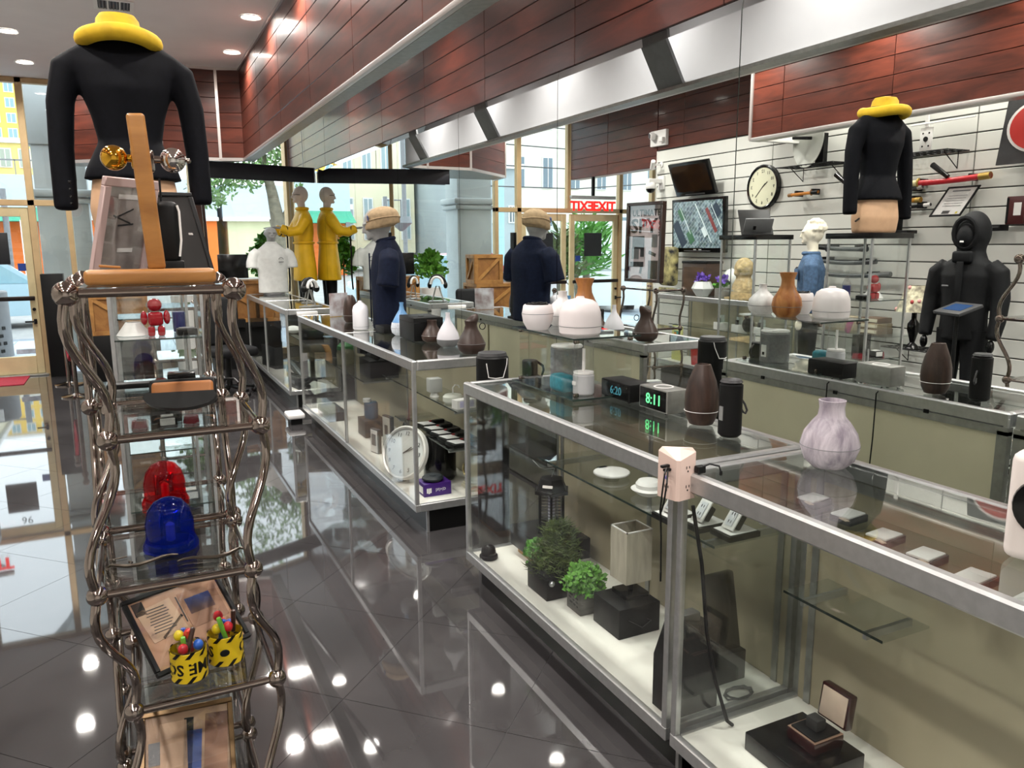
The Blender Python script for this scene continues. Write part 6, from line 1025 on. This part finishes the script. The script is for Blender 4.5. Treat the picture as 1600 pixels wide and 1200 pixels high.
# street pole with wires
t = thing('utility_pole', 'pale blue utility pole with wires outside', 'pole', (-13.2, 38, -.16)); O('pole', MB().cyl((0, 0, 0), .2, 12, 12), xmat('pole_blue', '#9cc0cc'), t)
for k in range(4): O('wire', MB().tube([(-14, 2, 8.8-k*1.1), (-4, -1, 7.6-k*1.0), (6, -4, 7.4-k*1.0)], .03, 5), DKGREY, t)
t = thing('utility_pole', 'slim grey street pole near the orange shop', 'pole', (-5.3, 30, -.16)); O('pole', MB().cyl((0, 0, 0), .09, 9, 12), MIDGREY, t); O('lamp_arm', MB().tube([(0, 0, 8.8), (.8, -.4, 9.1)], .05, 6), MIDGREY, t)
t = thing('hanging_lamp', 'grey street lamp disc hanging by the orange shop', 'street lamp', (-3.2, 24, -.16)); O('pole', MB().cyl((.5, 0, 0), .07, 3.2, 10), MIDGREY, t); O('lamp', MB().lathe([(0, 2.55), (.3, 2.6), (.34, 2.4), (.05, 2.15), (0, 2.15)], 18), MIDGREY, t); O('arm', MB().tube([(.5, 0, 3.1), (0, 0, 3.1), (0, 0, 2.55)], .03, 6), MIDGREY, t)
def car(label, loc, rz, col, van=False):
    t = thing('parked_car', label, 'car', loc, rz); m = pm('carpaint'+col, col, .3, coat=.5); L_ = 4.4 if not van else 5.0
    low = [(-2.2, .28), (2.2, .28), (2.25, .6), (2.1, .82), (1.2, .95), (-1.9, .98), (-2.2, .85)] if not van else [(-2.5, .3), (2.5, .3), (2.5, .9), (2.2, 1.15), (-2.5, 1.15)]
    cab = [(-1.7, .95), (1.1, .93), (.45, 1.42), (-1.1, 1.45)] if not van else [(-2.5, 1.1), (2.1, 1.1), (1.5, 2.2), (-2.5, 2.25)]
    gls = [(-1.5, .99), (.92, .97), (.38, 1.36), (-1.02, 1.39)] if not van else [(.3, 1.2), (1.9, 1.2), (1.45, 2.0), (.3, 2.0)]
    B = lambda y, : basis((0, y, 0), (1, 0, 0), (0, 0, 1), (0, -1, 0))
    O('body', MB().prism(low, 1.76, M=B(.88)), m, t); O('cabin', MB().prism(cab, 1.5, M=B(.75)), m, t); O('side_glass', MB().prism(gls, 1.53, M=B(.765)), pm('car_glass', '#8fb0ba', .1), t)
    if not van: O('windscreen', MB().quad((.97, -.65, .99), (.97, .65, .99), (.50, .6, 1.39), (.50, -.6, 1.39)), pm('car_glass', '#8fb0ba', .1), t)
    else: O('windscreen', MB().quad((2.10, -.68, 1.2), (2.10, .68, 1.2), (1.64, .66, 2.08), (1.64, -.66, 2.08)), pm('car_glass', '#8fb0ba', .1), t)
    for x in (-1.4, 1.4):
        for y in (-.82, .82):
            w = O('wheel', MB().cyl((x, y-.1, .32), .32, .2, 24, TR(rx=-PI/2)), BLACK, t); O('hub', MB().cyl((x, y-.11, .32), .18, .22, 16, TR(rx=-PI/2)), ALU, w)
    for y in (-.6, .6): O('tail_lamp', MB().box((-2.2, y, .75), (.06, .3, .14), .02), RED, t); O('head_lamp', MB().box((2.17, y, .68), (.1, .32, .14), .03), WHITE, t)
    return t
car('silver blue parked car seen through the door glass', (-2.9, 20.5, -.16), .12, '#a9c4d0'); car('red parked car seen between mannequin and column', (-5.3, 25.0, -.16), -.3, '#a32236'); car('white parked car across street behind silver one', (-11.2, 26, -.16), .05, '#e3e8ea'); car('white van parked outside left of the doors', (-6.2, 17.9, -.16), PI/2+.35, '#eef1f2', True)
t = thing('street_bin', 'dark perforated litter bin on the pavement outside', 'bin', (-1.95, 13.6, -.03)); O('drum', MB().cyl((0, 0, 0), .33, .98, 30, bev=.02), MIDGREY, t); O('lid_sheet', MB().bb(-.2, .15, -.36, -.32, .78, .95), WHITE, t)
for k in range(26): a = -PI/2+(k % 6-2.5)*.3+.15*((k//6) % 2); O('slot', MB().box((.332*math.cos(a), .332*math.sin(a), .12+.11*(k//6)), (.06, .01, .05), .004, 1, rot=(0, .0, a+PI/2)), BLACK, t)

for o in COL.objects:
    if o.parent is not None and o.name.split('.')[0] in ('foliage', 'leaves', 'inner_leaves', 'fern_fronds', 'tall_frond', 'green_sprigs', 'petals', 'fronds', 'wrapper', 'wire_grid'): o['kind'] = 'stuff'
bpy.data.scenes.remove(TMP)
